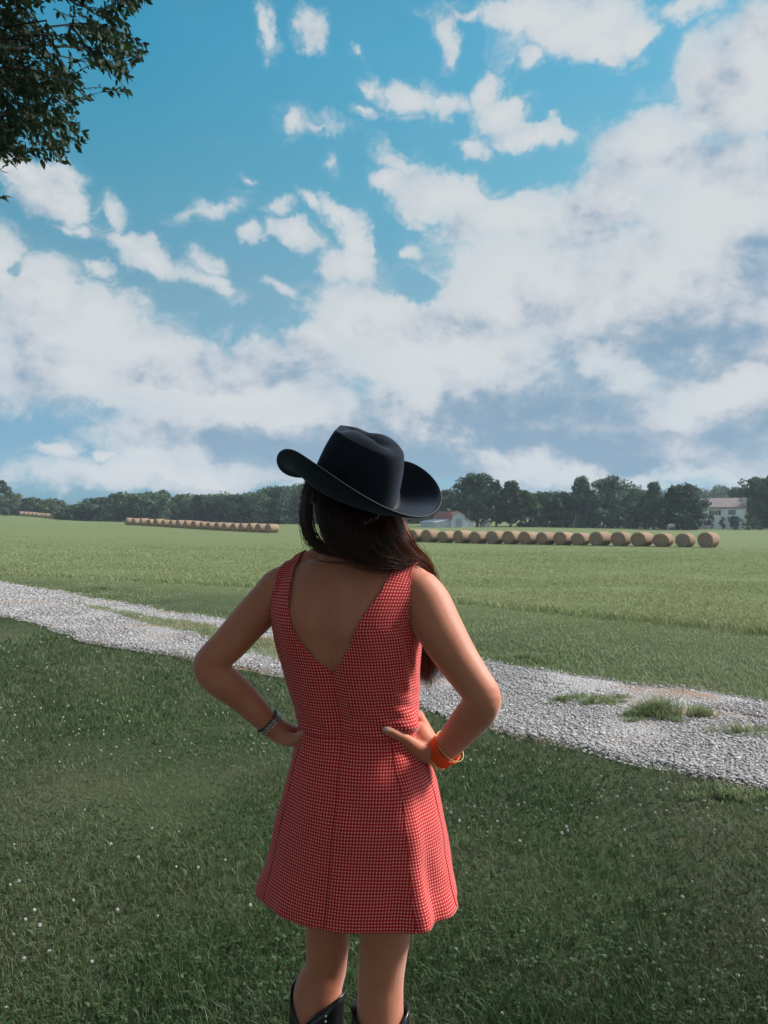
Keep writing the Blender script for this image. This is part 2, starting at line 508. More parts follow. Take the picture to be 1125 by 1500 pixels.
def build_ground():
    ys = np.concatenate([np.linspace(-40, 0, 20), np.linspace(0.4, 30, 150), 30 * (2500 / 30) ** (np.linspace(0, 1, 90)[1:])])
    xs = np.concatenate([-(12 * (2500 / 12) ** np.linspace(1, 0, 60)), np.linspace(-12, 12, 120)[1:-1], 12 * (2500 / 12) ** np.linspace(0, 1, 60)])
    X, Y = np.meshgrid(xs, ys)
    Z = gz(X, Y)
    Z += (vnoise(X, Y, 0.6, 3) - 0.5) * 0.04 * (Y < 60)
    nx, ny = len(xs), len(ys)
    idx = np.arange(nx * ny).reshape(ny, nx)
    f = np.stack([idx[:-1, :-1], idx[:-1, 1:], idx[1:, 1:], idx[1:, :-1]], -1).reshape(-1, 4)
    m = Mat('meadow_soil', 0.95, 0.1)
    big = m.noise(0.05, 5, 0.6)
    mid = m.noise(0.9, 6, 0.65)
    fine = m.noise(14, 5, 0.7, scl=(1, .5, 1))
    streak = m.noise(0.35, 6, 0.6, scl=(0.25, 1.2, 1))
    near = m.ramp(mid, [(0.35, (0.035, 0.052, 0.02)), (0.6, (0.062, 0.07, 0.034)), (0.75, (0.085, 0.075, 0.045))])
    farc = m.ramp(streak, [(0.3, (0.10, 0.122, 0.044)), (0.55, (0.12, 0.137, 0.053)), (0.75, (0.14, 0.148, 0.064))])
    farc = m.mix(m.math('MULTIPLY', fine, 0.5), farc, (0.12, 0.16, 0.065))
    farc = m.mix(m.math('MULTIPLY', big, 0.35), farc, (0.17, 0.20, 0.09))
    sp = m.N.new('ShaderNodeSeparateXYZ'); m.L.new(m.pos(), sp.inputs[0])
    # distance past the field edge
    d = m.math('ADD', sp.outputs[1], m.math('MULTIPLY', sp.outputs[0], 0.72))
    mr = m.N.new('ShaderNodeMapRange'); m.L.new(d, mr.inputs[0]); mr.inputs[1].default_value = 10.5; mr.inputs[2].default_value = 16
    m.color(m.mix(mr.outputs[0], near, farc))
    m.bump(m.noise(30, 6, 0.7), 0.6, 0.03)
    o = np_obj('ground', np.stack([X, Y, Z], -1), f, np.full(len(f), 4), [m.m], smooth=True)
    tag(o, kind='structure')


def grass_mat(name, dark, mid, light, dry, patch_scale=0.9, dry_amt=0.5):
    m = Mat(name, 0.6, 0.25)
    v = m.attr('tint')
    c = m.ramp(v, [(0.0, dark), (0.45, mid), (0.85, light), (0.97, dry)])
    p = m.noise(patch_scale, 5, 0.6, scl=(1, 1, 0.1))
    pr = m.N.new('ShaderNodeMapRange'); m.L.new(p, pr.inputs[0]); pr.inputs[1].default_value = 0.45; pr.inputs[2].default_value = 0.72
    pr.inputs[4].default_value = dry_amt
    m.color(m.mix(pr.outputs[0], c, dry))
    # thin blades let some light through
    tr = m.N.new('ShaderNodeBsdfTranslucent')
    mc = m.mix(pr.outputs[0], c, dry)
    m.L.new(mc, tr.inputs[0])
    ms = m.N.new('ShaderNodeMixShader'); ms.inputs[0].default_value = 0.35
    m.L.new(m.b.outputs[0], ms.inputs[1]); m.L.new(tr.outputs[0], ms.inputs[2])
    m.L.new(ms.outputs[0], m.N['Material Output'].inputs[0])
    return m.m


def blades(name, x, y, h, w, mat, lean=0.6, tint=None, z=None, parent=None):
    n = len(x)
    z = gz(x, y) if z is None else z
    z = z - 0.004
    a = rng.uniform(0, 2 * np.pi, n)
    la = rng.uniform(0, 2 * np.pi, n); ll = rng.uniform(0.1, lean, n) * h * 1.2
    dx, dy = np.cos(a) * w / 2, np.sin(a) * w / 2
    lx, ly = np.cos(la) * ll, np.sin(la) * ll
    V = np.empty((n, 5, 3), np.float32)
    V[:, 0] = np.stack([x - dx, y - dy, z], -1)
    V[:, 1] = np.stack([x + dx, y + dy, z], -1)
    V[:, 2] = np.stack([x + dx * .75 + lx * .35, y + dy * .75 + ly * .35, z + h * .6], -1)
    V[:, 3] = np.stack([x - dx * .75 + lx * .35, y - dy * .75 + ly * .35, z + h * .6], -1)
    V[:, 4] = np.stack([x + lx, y + ly, z + h * rng.uniform(.75, 1.0, n)], -1)
    b = (np.arange(n) * 5)[:, None]
    F = (b + np.array([0, 1, 2, 3, 3, 2, 4])).ravel()
    cnt = np.tile([4, 3], n)
    if tint is None: tint = rng.uniform(0, 1, n)
    at = np.repeat(tint, 5).reshape(n, 5).copy()
    at[:, 4] = np.minimum(1, at[:, 4] + 0.08); at[:, :2] *= 0.85
    return np_obj(name, V, F, cnt, [mat], attrs={'tint': at}, parent=parent)


def wedge(n, y0, y1, tmax=0.64, off=0.0):
    """points seeded ever thinner with distance"""
    t = rng.uniform(-tmax, tmax, n)
    y = y0 * (y1 / y0) ** rng.uniform(0, 1, n)
    return t * (y + 0.6) + off, y


def median_strip(x, y):
    """overgrown middle of the track: 1 inside the grassy stretches"""
    ne, fe = near_edge(x), far_edge(x)
    u = (y - ne) / np.maximum(fe - ne, .1)
    c = np.interp(x, [-5, -3.87, -2.3, -1.22, 0], [.68, .67, .62, .40, .42])
    wdt = np.where(x < -0.6, np.clip((x + 5.4) * 0.05, 0, 0.17), 0.0) + np.where((x > -0.6) & (x < 0.4), 0.05, 0)
    return np.abs(u - c) < wdt * (0.7 + 0.6 * vnoise(x, y, 4, 9))


def build_grass():
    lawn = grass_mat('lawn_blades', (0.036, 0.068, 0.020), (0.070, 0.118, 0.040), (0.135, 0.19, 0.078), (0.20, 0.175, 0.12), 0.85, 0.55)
    x, y = wedge(400000, 1.15, 19, 0.78)
    keep = y < near_edge(x) + rng.normal(0, .05, len(x))
    x, y = x[keep], y[keep]
    s = np.maximum(1, y / 2.6)
    patch = vnoise(x, y, 2.2, 1) * .6 + vnoise(x, y, 6, 2) * .4
    h = (0.018 + 0.034 * patch) * rng.uniform(.6, 1.3, len(x)) * (1 + 0.12 * (s - 1))
    lush_shade = np.clip((3.6 - y) / 1.4, 0, 1) * np.clip(vnoise(x, y, 1.1, 14) * 1.6, 0, 1)
    h *= 1 + .4 * lush_shade
    w = 0.0030 * s ** 0.85 * rng.uniform(.7, 1.3, len(x))
    tint = np.clip(0.2 + 0.55 * rng.uniform(0, 1, len(x)) + 0.5 * (vnoise(x, y, 1.5, 7) - .5) + 0.3 * (vnoise(x, y, 9, 8) - .5), 0, 1)
    tint = np.clip(tint - .32 * lush_shade - .18 * np.clip((vnoise(x, y, .7, 15) - .45) * 3, 0, 1), 0, 1)  # taller near grass also darkened, shade put into its blade colour
    dry = rng.uniform(0, 1, len(x)) < 0.05 * (1 - .7 * lush_shade)
    tint[dry] = 1.0
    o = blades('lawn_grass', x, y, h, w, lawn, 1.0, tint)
    tag(o, 'short mown lawn grass in shade in front of the gravel track', 'grass', kind='stuff')
    # clover leaves low in the lawn
    n = 9000
    x, y = wedge(n * 2, 1.2, 9)
    keep = (y < near_edge(x)) & (vnoise(x, y, 1.8, 12) + .3 * vnoise(x, y, 7, 3) > rng.uniform(.35, .95, len(x)))
    x, y = x[keep][:n], y[keep][:n]
    n = len(x)
    z0 = gz(x, y) + rng.uniform(.012, .034, n)
    hexa = np.array([(math.cos(k * math.pi / 3), math.sin(k * math.pi / 3)) for k in range(6)])
    V = np.empty((n, 3, 6, 3), np.float32)
    for k in range(3):
        a = rng.uniform(0, 6.28, n) if k == 0 else a + 2.1
        r = rng.uniform(.0035, .006, n) * np.maximum(1, y / 5)
        cx, cy = x + np.cos(a) * r * 1.05, y + np.sin(a) * r * 1.05
        tx, ty = rng.normal(0, .35, n), rng.normal(0, .35, n)
        for q in range(6):
            ox, oy = hexa[q, 0] * r, hexa[q, 1] * r
            V[:, k, q] = np.stack([cx + ox, cy + oy, z0 + ox * tx + oy * ty], -1)
    F = np.arange(n * 18); cnt = np.full(n * 3, 6)
    tn = np.repeat(np.clip(rng.normal(.45, .2, n), 0, .9), 18)
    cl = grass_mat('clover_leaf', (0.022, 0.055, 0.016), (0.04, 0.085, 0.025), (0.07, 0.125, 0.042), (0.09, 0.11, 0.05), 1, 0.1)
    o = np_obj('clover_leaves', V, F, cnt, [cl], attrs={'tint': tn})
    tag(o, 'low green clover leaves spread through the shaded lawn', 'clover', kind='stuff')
    # verge between the track and the field
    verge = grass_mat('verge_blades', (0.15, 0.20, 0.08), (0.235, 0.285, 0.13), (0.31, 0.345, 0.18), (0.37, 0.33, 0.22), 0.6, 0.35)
    x, y = wedge(230000, 4.5, 24, 0.62)
    keep = (y > far_edge(x) + rng.normal(0, .05, len(x))) & (y < field_edge(x) + .5)
    x, y = x[keep], y[keep]
    s = np.maximum(1, y / 3)
    lip = np.clip(1 - (y - far_edge(x)) / 0.5, 0, 1)
    h = (0.022 + .022 * vnoise(x, y, 2.5, 4) + .05 * lip * vnoise(x, y, 3, 5)) * rng.uniform(.6, 1.3, len(x))
    tint = np.clip(.25 + .5 * rng.uniform(0, 1, len(x)) + .5 * (vnoise(x * .7 + y, y - x, .9, 6) - .5) - .25 * lip, 0, 1)
    o = blades('verge_grass', x, y, h, 0.0032 * s ** .85, verge, 1.0, tint)
    tag(o, 'short grass verge between the gravel track and the taller field grass', 'grass', kind='stuff')
    # field: taller grass that starts in a ragged edge
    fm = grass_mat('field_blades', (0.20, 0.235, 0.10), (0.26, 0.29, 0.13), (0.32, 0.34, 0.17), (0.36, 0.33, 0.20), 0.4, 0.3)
    x, y = wedge(330000, 8, 75, 0.60)
    keep = (y > field_edge(x) + rng.normal(0, .12, len(x))) & (rng.uniform(0, 1, len(x)) < 1.5 - y / 50)
    x, y = x[keep], y[keep]
    s = np.maximum(1, y / 3)
    lip = np.clip(1 - (y - field_edge(x)) / 1.2, 0, 1)
    h = (0.035 + .025 * vnoise(x, y, 1.2, 4) + .11 * lip * vnoise(x, y, 2, 5)) * rng.uniform(.5, 1.25, len(x)) * np.clip(40 / y, .35, 1)
    tint = np.clip(.25 + .5 * rng.uniform(0, 1, len(x)) + .5 * (vnoise(x * .3 + y * .2, y, .35, 6) - .5) - .3 * lip, 0, 1)
    o = blades('field_grass', x, y, h, 0.0042 * s ** .9, fm, .7, tint)
    tag(o, 'knee high light green hay field grass beyond the mown verge', 'grass', kind='stuff')
    return lawn, verge


def build_track(verge):
    # gravel sheet
    xs = np.linspace(-30, 14, 900)
    k = 14
    ne, fe = near_edge(xs), far_edge(xs)
    U = np.linspace(-0.04, 1.04, k)
    X = np.repeat(xs[:, None], k, 1); Y = ne[:, None] * (1 - U) + fe[:, None] * U
    Z = gz(X, Y) + 0.012 + 0.02 * (vnoise(X, Y, 2, 5) - .5) * (np.abs(U - .5) < .5)
    Z = np.where((U < 0) | (U > 1), Z - .02, Z) + .012
    idx = np.arange(X.size).reshape(X.shape)
    f = np.stack([idx[:-1, :-1], idx[1:, :-1], idx[1:, 1:], idx[:-1, 1:]], -1).reshape(-1, 4)
    m = Mat('gravel_bed', 0.9, 0.2)
    vo = m.N.new('ShaderNodeTexVoronoi'); vo.inputs['Scale'].default_value = 55; m.L.new(m.pos(), vo.inputs['Vector'])
    sepc = m.N.new('ShaderNodeSeparateColor'); m.L.new(vo.outputs['Color'], sepc.inputs[0])
    st = m.ramp(sepc.outputs[0], [(0, (.24, .22, .21)), (.5, (.33, .31, .30)), (1, (.42, .395, .385))])
    dirt = m.N.new('ShaderNodeMapRange'); m.L.new(m.noise(1.1, 5, .6), dirt.inputs[0]); dirt.inputs[1].default_value = .46; dirt.inputs[2].default_value = .62
    m.color(m.mix(dirt.outputs[0], st, (.27, .17, .115)))
    m.bump(vo.outputs['Distance'], .8, .02)
    tag(np_obj('gravel_track', np.stack([X, Y, Z], -1), f, np.full(len(f), 4), [m.m], smooth=True), kind='structure')
    # loose stones
    n = 105000
    x, y = wedge(n * 5, 3.2, 22, .62)
    ne, fe = near_edge(x), far_edge(x)
    u = (y - ne) / (fe - ne)
    e = rng.normal(0, .03, len(x))
    thin = vnoise(x, y, 1.1, 21)
    bald = (thin > .50) & (np.abs(u - .50) < .27) & (x > 0.6)
    keep = (u > -.01 + e) & (u < 1.01 + e) & ~(bald & (rng.uniform(0, 1, len(x)) < .8)) & ~(median_strip(x, y) & (rng.uniform(0, 1, len(x)) < .96))
    x, y = x[keep][:n], y[keep][:n]
    n = len(x)
    ph = (1 + 5 ** .5) / 2
    ico = np.array([(-1, ph, 0), (1, ph, 0), (-1, -ph, 0), (1, -ph, 0), (0, -1, ph), (0, 1, ph), (0, -1, -ph), (0, 1, -ph), (ph, 0, -1), (ph, 0, 1), (-ph, 0, -1), (-ph, 0, 1)]) / 1.902
    icf = np.array([(0, 11, 5), (0, 5, 1), (0, 1, 7), (0, 7, 10), (0, 10, 11), (1, 5, 9), (5, 11, 4), (11, 10, 2), (10, 7, 6), (7, 1, 8), (3, 9, 4), (3, 4, 2), (3, 2, 6), (3, 6, 8), (3, 8, 9), (4, 9, 5), (2, 4, 11), (6, 2, 10), (8, 6, 7), (9, 8, 1)])
    r = rng.lognormal(math.log(.0072), .36, n) * np.maximum(1, y / 6) ** .8
    a = rng.uniform(0, 6.28, n); ca, sa = np.cos(a), np.sin(a)
    sx, sy, sz = rng.uniform(.8, 1.5, n), rng.uniform(.6, 1.0, n), rng.uniform(.22, .48, n)
    B = ico[None] * (1 + rng.uniform(-.28, .28, (n, 12, 1)))
    bx = B[..., 0] * (sx * r)[:, None]; by = B[..., 1] * (sy * r)[:, None]; bz = B[..., 2] * (sz * r)[:, None]
    V = np.stack([x[:, None] + bx * ca[:, None] - by * sa[:, None], y[:, None] + bx * sa[:, None] + by * ca[:, None], (gz(x, y) + .026 + r * .15)[:, None] + bz], -1)
    F = (np.arange(n)[:, None, None] * 12 + icf[None]).ravel()
    m = Mat('limestone_chips', .85, .3)
    v = m.attr('tint')
    m.color(m.ramp(v, [(0, (.17, .16, .155)), (.3, (.30, .28, .27)), (.7, (.37, .345, .335)), (.93, (.46, .44, .445)), (1, (.30, .21, .16))]))
    tint = np.repeat(np.clip(rng.normal(.50, .20, n) - .2 * (vnoise(x, y, .9, 31) - .5), 0, 1), 12)
    tag(np_obj('loose_gravel', V, F, np.full(n * 20, 3), [m.m], attrs={'tint': tint}),
        'pale grey crushed stone lying loose along the track', 'gravel', kind='stuff')
    # overgrown middle on the left stretch
    x, y = wedge(420000, 5, 14, .6)
    kp = median_strip(x, y) & (x < 0.5)
    x, y = x[kp], y[kp]
    o = blades('median_grass', x, y, rng.uniform(.03, .10, len(x)), .0038 * np.maximum(1, y / 4) ** .8, verge, 1.1, np.clip(rng.normal(.35, .2, len(x)), 0, 1))
    tag(o, 'strip of grass growing along the middle of the gravel track', 'grass', kind='stuff')
    # separate tufts in the stones
    spots = [((855, 1032), .34, .10, 900, 'low flat weed patch in the gravel, nearest the right elbow'),
             ((905, 1026), .16, .05, 300, 'small thin grass sprig beside the weed patch in the gravel'),
             ((978, 1052), .36, .17, 1600, 'tallest and bushiest grass tuft standing in the gravel track'),
             ((930, 1062), .16, .06, 260, 'short sparse grass sprig at the foot of the bushy tuft'),
             ((1085, 1078), .30, .08, 520, 'thin half bare grass patch in the gravel near the right edge'),
             ((135, 862), .85, .10, 1500, 'long low leafy clump on the far edge of the track at the left'),
             ((765, 968), .42, .09, 1100, 'leafy clump with small white flowers at the far track edge'),
             ((1060, 1168), .30, .06, 450, 'ragged weeds on the near edge of the track at the right')]
    for (px, py), rad, hh, n, lab in spots:
        d = CAM_H * FPX / (py - HY)
        c = P(px, py, d)
        nc = 16
        ca_, cr_ = rng.uniform(0, 6.28, nc), rad * rng.uniform(0, 1, nc) ** .7
        pick = rng.integers(0, nc, n)
        px_ = cr_[pick] * np.cos(ca_[pick]) + rng.normal(0, rad * .11, n); py_ = cr_[pick] * np.sin(ca_[pick]) + rng.normal(0, rad * .11, n)
        r_ = np.minimum(np.hypot(px_, py_), rad * 1.2); a_ = np.arctan2(py_, px_)
        root = empty('grass_tuft', (c.x, c.y, float(gz(c.x, c.y)) + .02))
        xx, yy = r_ * np.cos(a_), r_ * np.sin(a_) * .55
        hgt = hh * (1.1 - .8 * r_ / rad) * rng.uniform(.4, 1.3, n)
        o = blades('leaf_blades', xx, yy, hgt, .0055 * np.ones(n), verge, 1.0, np.clip(rng.normal(.3, .22, n), 0, 1), z=np.zeros(n), parent=root)
        tag(root, lab, 'grass tuft', 'grass tufts and weeds in and beside the gravel')
        o.name = 'leaf_blades'


def build_flowers():
    m = Mat('clover_petals', .8, .1)
    m.color(m.ramp(m.noise(180, 3, .6, m.obj()), [(.3, (.42, .40, .36)), (.6, (.72, .70, .66))]))
    st = simple('clover_stem', (.06, .11, .035))
    protos = []
    for v in range(3):
        bm = bmesh.new()
        r = .0075 + .0012 * v
        # globe of little florets
        for k in range(46):
            ph = math.acos(1 - 1.75 * (k + .5) / 46); th = k * 2.39996 + v
            n = Vector((math.sin(ph) * math.cos(th), math.sin(ph) * math.sin(th), math.cos(ph)))
            b = Vector((0, 0, .030))
            s = n.orthogonal().normalized(); t = n.cross(s)
            tip = b + n * r * random.uniform(.9, 1.15)
            q = [b + n * r * .35 + s * r * .16, b + n * r * .35 - s * r * .08 + t * r * .14, b + n * r * .35 - s * r * .08 - t * r * .14]
            q2 = [tip + s * r * .14, tip - s * r * .07 + t * r * .12, tip - s * r * .07 - t * r * .12]
            vs = [bm.verts.new(p) for p in q + q2]
            bm.faces.new(vs[3:6])
            for i in range(3): bm.faces.new((vs[i], vs[(i + 1) % 3], vs[3 + (i + 1) % 3], vs[3 + i]))
        me = bpy.data.meshes.new('clover_flower')
        ring = add_tube(bm, [(0, 0, -.004, .0009), (.001, .001, .015, .0008), (0, 0, .029, .0007)], 4, mi=1)
        bm.to_mesh(me); bm.free()
        me.materials.append(m.m); me.materials.append(st)
        protos.append(me)
    pts = []
    named = [(110, 1327), (53, 1342), (59, 1363), (135, 1418), (72, 1404), (30, 1298), (18, 1304), (36, 1413), (368, 1334), (258, 1277), (290, 1278), (203, 1263), (223, 1221),
             (162, 1244), (175, 1341), (230, 1350), (1115, 1412), (1116, 1358), (960, 1198), (1034, 1191), (1031, 1180), (1034, 1201), (829, 1224), (824, 1228), (1044, 1222),
             (1106, 1194), (1120, 1192), (938, 1187), (980, 1154), (978, 1163), (713, 1227), (761, 1240), (831, 1218), (837, 1187), (875, 1206), (905, 1174), (975, 1195), (1078, 1440),
             (996, 1322), (1015, 1300), (660, 1197), (674, 1210), (725, 1120), (730, 1105), (735, 1085), (795, 1098), (782, 1105), (760, 1090), (745, 1080), (665, 1075), (690, 1120)]
    for p in named:
        pts.append((p[0] + .0, p[1] + .0, 1.25))
    r2 = random.Random(3)
    areas = [(0, 400, 935, 1130, 120), (640, 1125, 1075, 1230, 50), (0, 420, 1130, 1500, 9), (640, 1125, 1260, 1500, 6), (170, 400, 905, 960, 12), (740, 790, 960, 972, 14), (40, 300, 845, 862, 10)]
    for x0, x1, y0, y1, n in areas:
        c = 0
        while c < n:
            x, y = r2.uniform(x0, x1), y0 + (y1 - y0) * r2.random() ** 1.3
            d = CAM_H * FPX / (y - HY); X = (x - CX) / FPX * d
            if near_edge(X) < d + .1 < far_edge(X): 
                if r2.random() < .9: continue
            pts.append((x, y, r2.uniform(.8, 1.1))); c += 1
    for i, (x, y, s) in enumerate(pts[:290]):
        d = CAM_H * FPX / (y - HY); X = (x - CX) / FPX * d
        o = bpy.data.objects.new('clover_flower', protos[i % 3])
        o.location = (X, d, float(gz(X, d)) + .006)
        sc = (.54 + .07 * min(3, max(0, d - 3))) * s * (1 + .05 * max(0, d - 6))
        o.scale = (sc, sc, sc)
        o.rotation_euler = (r2.uniform(-.3, .3), r2.uniform(-.3, .3), r2.uniform(0, 6.28))
        link(o)
        tag(o, 'small round white clover flower standing in the grass', 'flower', 'white clover flowers scattered through the grass')


# ------------------------------------------------------------------ the woman
PSI = R(20)
RT = Vector((math.cos(PSI), -math.sin(PSI), 0)); FW = Vector((math.sin(PSI), math.cos(PSI), 0))
# z, centre X, centre Y, half width, half depth of the trunk
TR = np.array([
    (1.440, -.064, 1.735, .050, .052), (1.420, -.065, 1.733, .058, .056), (1.408, -.066, 1.731, .082, .058), (1.399, -.067, 1.729, .108, .060),
    (1.388, -.068, 1.726, .138, .066), (1.372, -.070, 1.723, .160, .074), (1.350, -.073, 1.721, .172, .086), (1.320, -.078, 1.719, .174, .097),
    (1.290, -.083, 1.718, .168, .106), (1.262, -.086, 1.717, .163, .111), (1.204, -.080, 1.716, .155, .112), (1.128, -.070, 1.713, .143, .103),
    (1.068, -.062, 1.711, .133, .097), (1.025, -.058, 1.710, .128, .095), (.977, -.052, 1.708, .137, .103), (.916, -.047, 1.706, .157, .118),
    (.860, -.045, 1.704, .165, .125), (.800, -.045, 1.704, .160, .118), (.770, -.045, 1.704, .14, .10)])[::-1]


def trunk(z):
    return [float(np.interp(z, TR[:, 0], TR[:, k])) for k in range(1, 5)]


def trunk_pt(z, th, off=0.0, e=2.35):
    """th: 0 at the spine, +90 degrees at her right side"""
    cx, cy, a, b = trunk(z)
    s, c = math.sin(th), math.cos(th)
    lx = (a + off) * math.copysign(abs(s) ** (2 / e), s); ly = -(b + off) * math.copysign(abs(c) ** (2 / e), c)
    return Vector((cx, cy, z)) + RT * lx + FW * ly


def local(z, lx, ly, dz=0):
    cx, cy, a, b = trunk(z)
    return Vector((cx, cy, z + dz)) + RT * lx + FW * ly


HEAD_YAW = R(44)
HF = Vector((-math.sin(HEAD_YAW), math.cos(HEAD_YAW), 0)); HR = Vector((math.cos(HEAD_YAW), math.sin(HEAD_YAW), 0))
HC = Vector((-.060, 1.735, 1.548))      # middle of the head


def pr(x, y, d, hw):
    p = P(x, y, d)
    return (p.x, p.y, p.z, hw * d / FPX)


ARM_L = [pr(410, 862, 1.765, 31), pr(396, 878, 1.76, 30), pr(366, 909, 1.745, 28.5), pr(338, 941, 1.73, 26.5), pr(316, 962, 1.715, 25), pr(306, 974, 1.712, 23.5),
         pr(313, 988, 1.712, 24), pr(333, 1003, 1.715, 25), pr(352, 1018, 1.725, 22.5), pr(375, 1041, 1.73, 19.5), pr(392, 1057, 1.735, 17), pr(404, 1067, 1.74, 16.5)]
ARM_R = [pr(614, 868, 1.665, 34), pr(626, 886, 1.655, 36), pr(644, 922, 1.63, 35), pr(668, 962, 1.60, 31.5), pr(690, 994, 1.57, 28.5), pr(707, 1020, 1.55, 27),
         pr(703, 1037, 1.555, 27), pr(690, 1052, 1.575, 26.5), pr(672, 1073, 1.61, 23.5), pr(657, 1091, 1.64, 20), pr(647, 1101, 1.66, 18)]
LEG_L = [pr(478, 1150, 1.745, 50), pr(479, 1250, 1.745, 42), pr(480.5, 1345, 1.735, 34), pr(479.5, 1385, 1.74, 31.5), pr(478, 1415, 1.742, 30), pr(470, 1436, 1.735, 33.5), pr(465, 1460, 1.73, 36),
         pr(462, 1520, 1.725, 36), pr(460, 1600, 1.725, 27), pr(459, 1680, 1.73, 20), pr(459, 1710, 1.735, 20)]
LEG_R = [pr(566, 1150, 1.67, 52), pr(566, 1250, 1.665, 46), pr(565, 1350, 1.655, 38.5), pr(561, 1395, 1.66, 35.5), pr(558, 1430, 1.66, 34), pr(557, 1465, 1.655, 34),
         pr(557, 1530, 1.65, 36), pr(558, 1610, 1.65, 28), pr(559, 1700, 1.655, 20), pr(559, 1740, 1.66, 20)]


def build_body(root):
    tm = bmesh.new()
    NS = 40
    rings = []
    zs = np.concatenate([np.linspace(.765, 1.34, 46), np.linspace(1.35, 1.44, 14)])
    for z in zs:
        rings.append([tm.verts.new(trunk_pt(z, 2 * math.pi * k / NS)) for k in range(NS)])
    for i in range(len(rings) - 1):
        for k in range(NS):
            tm.faces.new((rings[i][k], rings[i + 1][k], rings[i + 1][(k + 1) % NS], rings[i][(k + 1) % NS]))
    tm.faces.new(rings[0]); tm.faces.new(rings[-1][::-1])
    tm.normal_update()
    # bust, shoulder blades, spine, buttocks
    for v in tm.verts:
        cx, cy, a, b = trunk(v.co.z)
        d = v.co - Vector((cx, cy, v.co.z)); lx, ly = d.dot(RT), d.dot(FW)
        z = v.co.z
        if ly > 0:
            g = sum(math.exp(-(((lx - s * .072) / .055) ** 2) - ((z - 1.225) / .055) ** 2) for s in (-1, 1))
            v.co += FW * (.045 * g)
        else:
            g = sum(math.exp(-(((lx - s * .085) / .05) ** 2) - ((z - 1.285) / .06) ** 2) for s in (-1, 1))
            v.co -= FW * (.018 * g)
            v.co += FW * (.016 * math.exp(-(lx / .020) ** 2) * min(1, max(0, (1.37 - z) / .05)) * min(1, max(0, (z - .95) / .1)))
            g = sum(math.exp(-(((lx - s * .07) / .06) ** 2) - ((z - .86) / .06) ** 2) for s in (-1, 1))
            v.co -= FW * (.006 * g)
    torso_bvh = BVHTree.FromBMesh(tm)
    bm = tm
    # neck
    add_round_tube(bm, [(-.066, 1.737, 1.36, .060), (-.065, 1.738, 1.41, .053), (-.062, 1.736, 1.46, .051), (-.060, 1.732, 1.50, .053)], 24)
    # trapezius slopes
    for s in (-1, 1):
        c = [local(1.385, s * .125, .0), local(1.40, s * .085, .0), local(1.415, s * .045, .005), local(1.43, s * .02, .01)]
        add_round_tube(bm, [(*c[0], .026), (*c[1], .030), (*c[2], .036), (*c[3], .040)], 16)
    for A in (ARM_L, ARM_R):
        add_round_tube(bm, catmull(A, 44), 24)
    # points of the elbows
    add_round_tube(bm, [pr(304, 969, 1.712, 17), pr(293.5, 977, 1.708, 11.5), pr(302, 990, 1.710, 13)], 14)
    add_round_tube(bm, [pr(711, 1010, 1.548, 19), pr(719.5, 1024, 1.540, 15), pr(712, 1040, 1.550, 17)], 14)
    # shoulder caps tie the arms to the trunk
    for s, A in ((-1, ARM_L), (1, ARM_R)):
        q = local(1.355, s * .135, .0)
        a0, a1 = A[0], A[1]
        add_round_tube(bm, catmull([(*q, .042), (*(q.lerp(Vector(a0[:3]), .55)), .046), (a0[0], a0[1], a0[2], a0[3] * .98), (a1[0], a1[1], a1[2], a1[3] * .98)], 14), 20)
    for Lg in (LEG_L, LEG_R):
        p0 = list(Lg[0])
        add_round_tube(bm, catmull([(p0[0] + (.012 if Lg is LEG_L else -.012), p0[1], .86, .082)] + Lg, 50), 24)
    for Lg, fd in ((LEG_L, Vector((.55, .8, 0)).normalized()), (LEG_R, Vector((.30, .95, 0)).normalized())):
        a = Vector(Lg[-1][:3]); g = float(gz(a.x, a.y))
        add_round_tube(bm, [(a.x, a.y, g + .085, .030), (*(a + fd * .06).xy, g + .07, .030), (*(a + fd * .13).xy, g + .05, .026), (*(a + fd * .17).xy, g + .045, .02)], 16)
    # head
    prof = [(-.112, .030, .018, .050), (-.100, .045, .034, .048), (-.080, .056, .052, .036), (-.055, .064, .074, .018), (-.025, .070, .088, .006), (.005, .0745, .095, .0), (.035, .076, .097, -.004),
            (.065, .072, .092, -.006), (.088, .060, .078, -.008), (.104, .040, .054, -.008), (.112, .018, .025, -.008)]
    prof = catmull(prof, 30)
    rings = []
    for z, a, b, fo in prof:
        ring = []
        for k in range(32):
            t = 2 * math.pi * k / 32
            ring.append(bm.verts.new(HC + Vector((0, 0, z)) + HR * (a * math.sin(t)) + HF * (fo + b * math.cos(t))))
        rings.append(ring)
    for i in range(len(rings) - 1):
        for k in range(32):
            bm.faces.new((rings[i][k], rings[i + 1][k], rings[i + 1][(k + 1) % 32], rings[i][(k + 1) % 32]))
    bm.faces.new(rings[0]); bm.faces.new(rings[-1][::-1])

    def H(r, f, u): return HC + HR * r + HF * f + Vector((0, 0, u))
    def tb(*q): add_round_tube(bm, [(*H(*p[:3]), p[3]) for p in q], 12)
    tb((0, .090, .012, .008), (0, .100, -.010, .009), (0, .110, -.030, .0115))
    tb((-.011, .096, -.034, .0075), (.011, .096, -.034, .0075))
    tb((-.030, .084, .022, .009), (-.012, .092, .020, .009), (.012, .092, .020, .009), (.030, .084, .022, .009))
    tb((-.020, .084, -.056, .006), (0, .0915, -.0545, .0075), (.020, .084, -.056, .006))
    tb((-.016, .084, -.066, .006), (0, .090, -.067, .0085), (.016, .084, -.066, .006))
    tb((-.010, .068, -.095, .014), (.010, .068, -.095, .014))
    for s in (-1, 1):
        tb((s * .040, .068, -.025, .022), (s * .046, .052, -.03, .024))
        tb((s * .074, .004, .016, .008), (s * .082, -.006, .014, .010), (s * .083, -.010, -.004, .011), (s * .076, .0, -.026, .008))
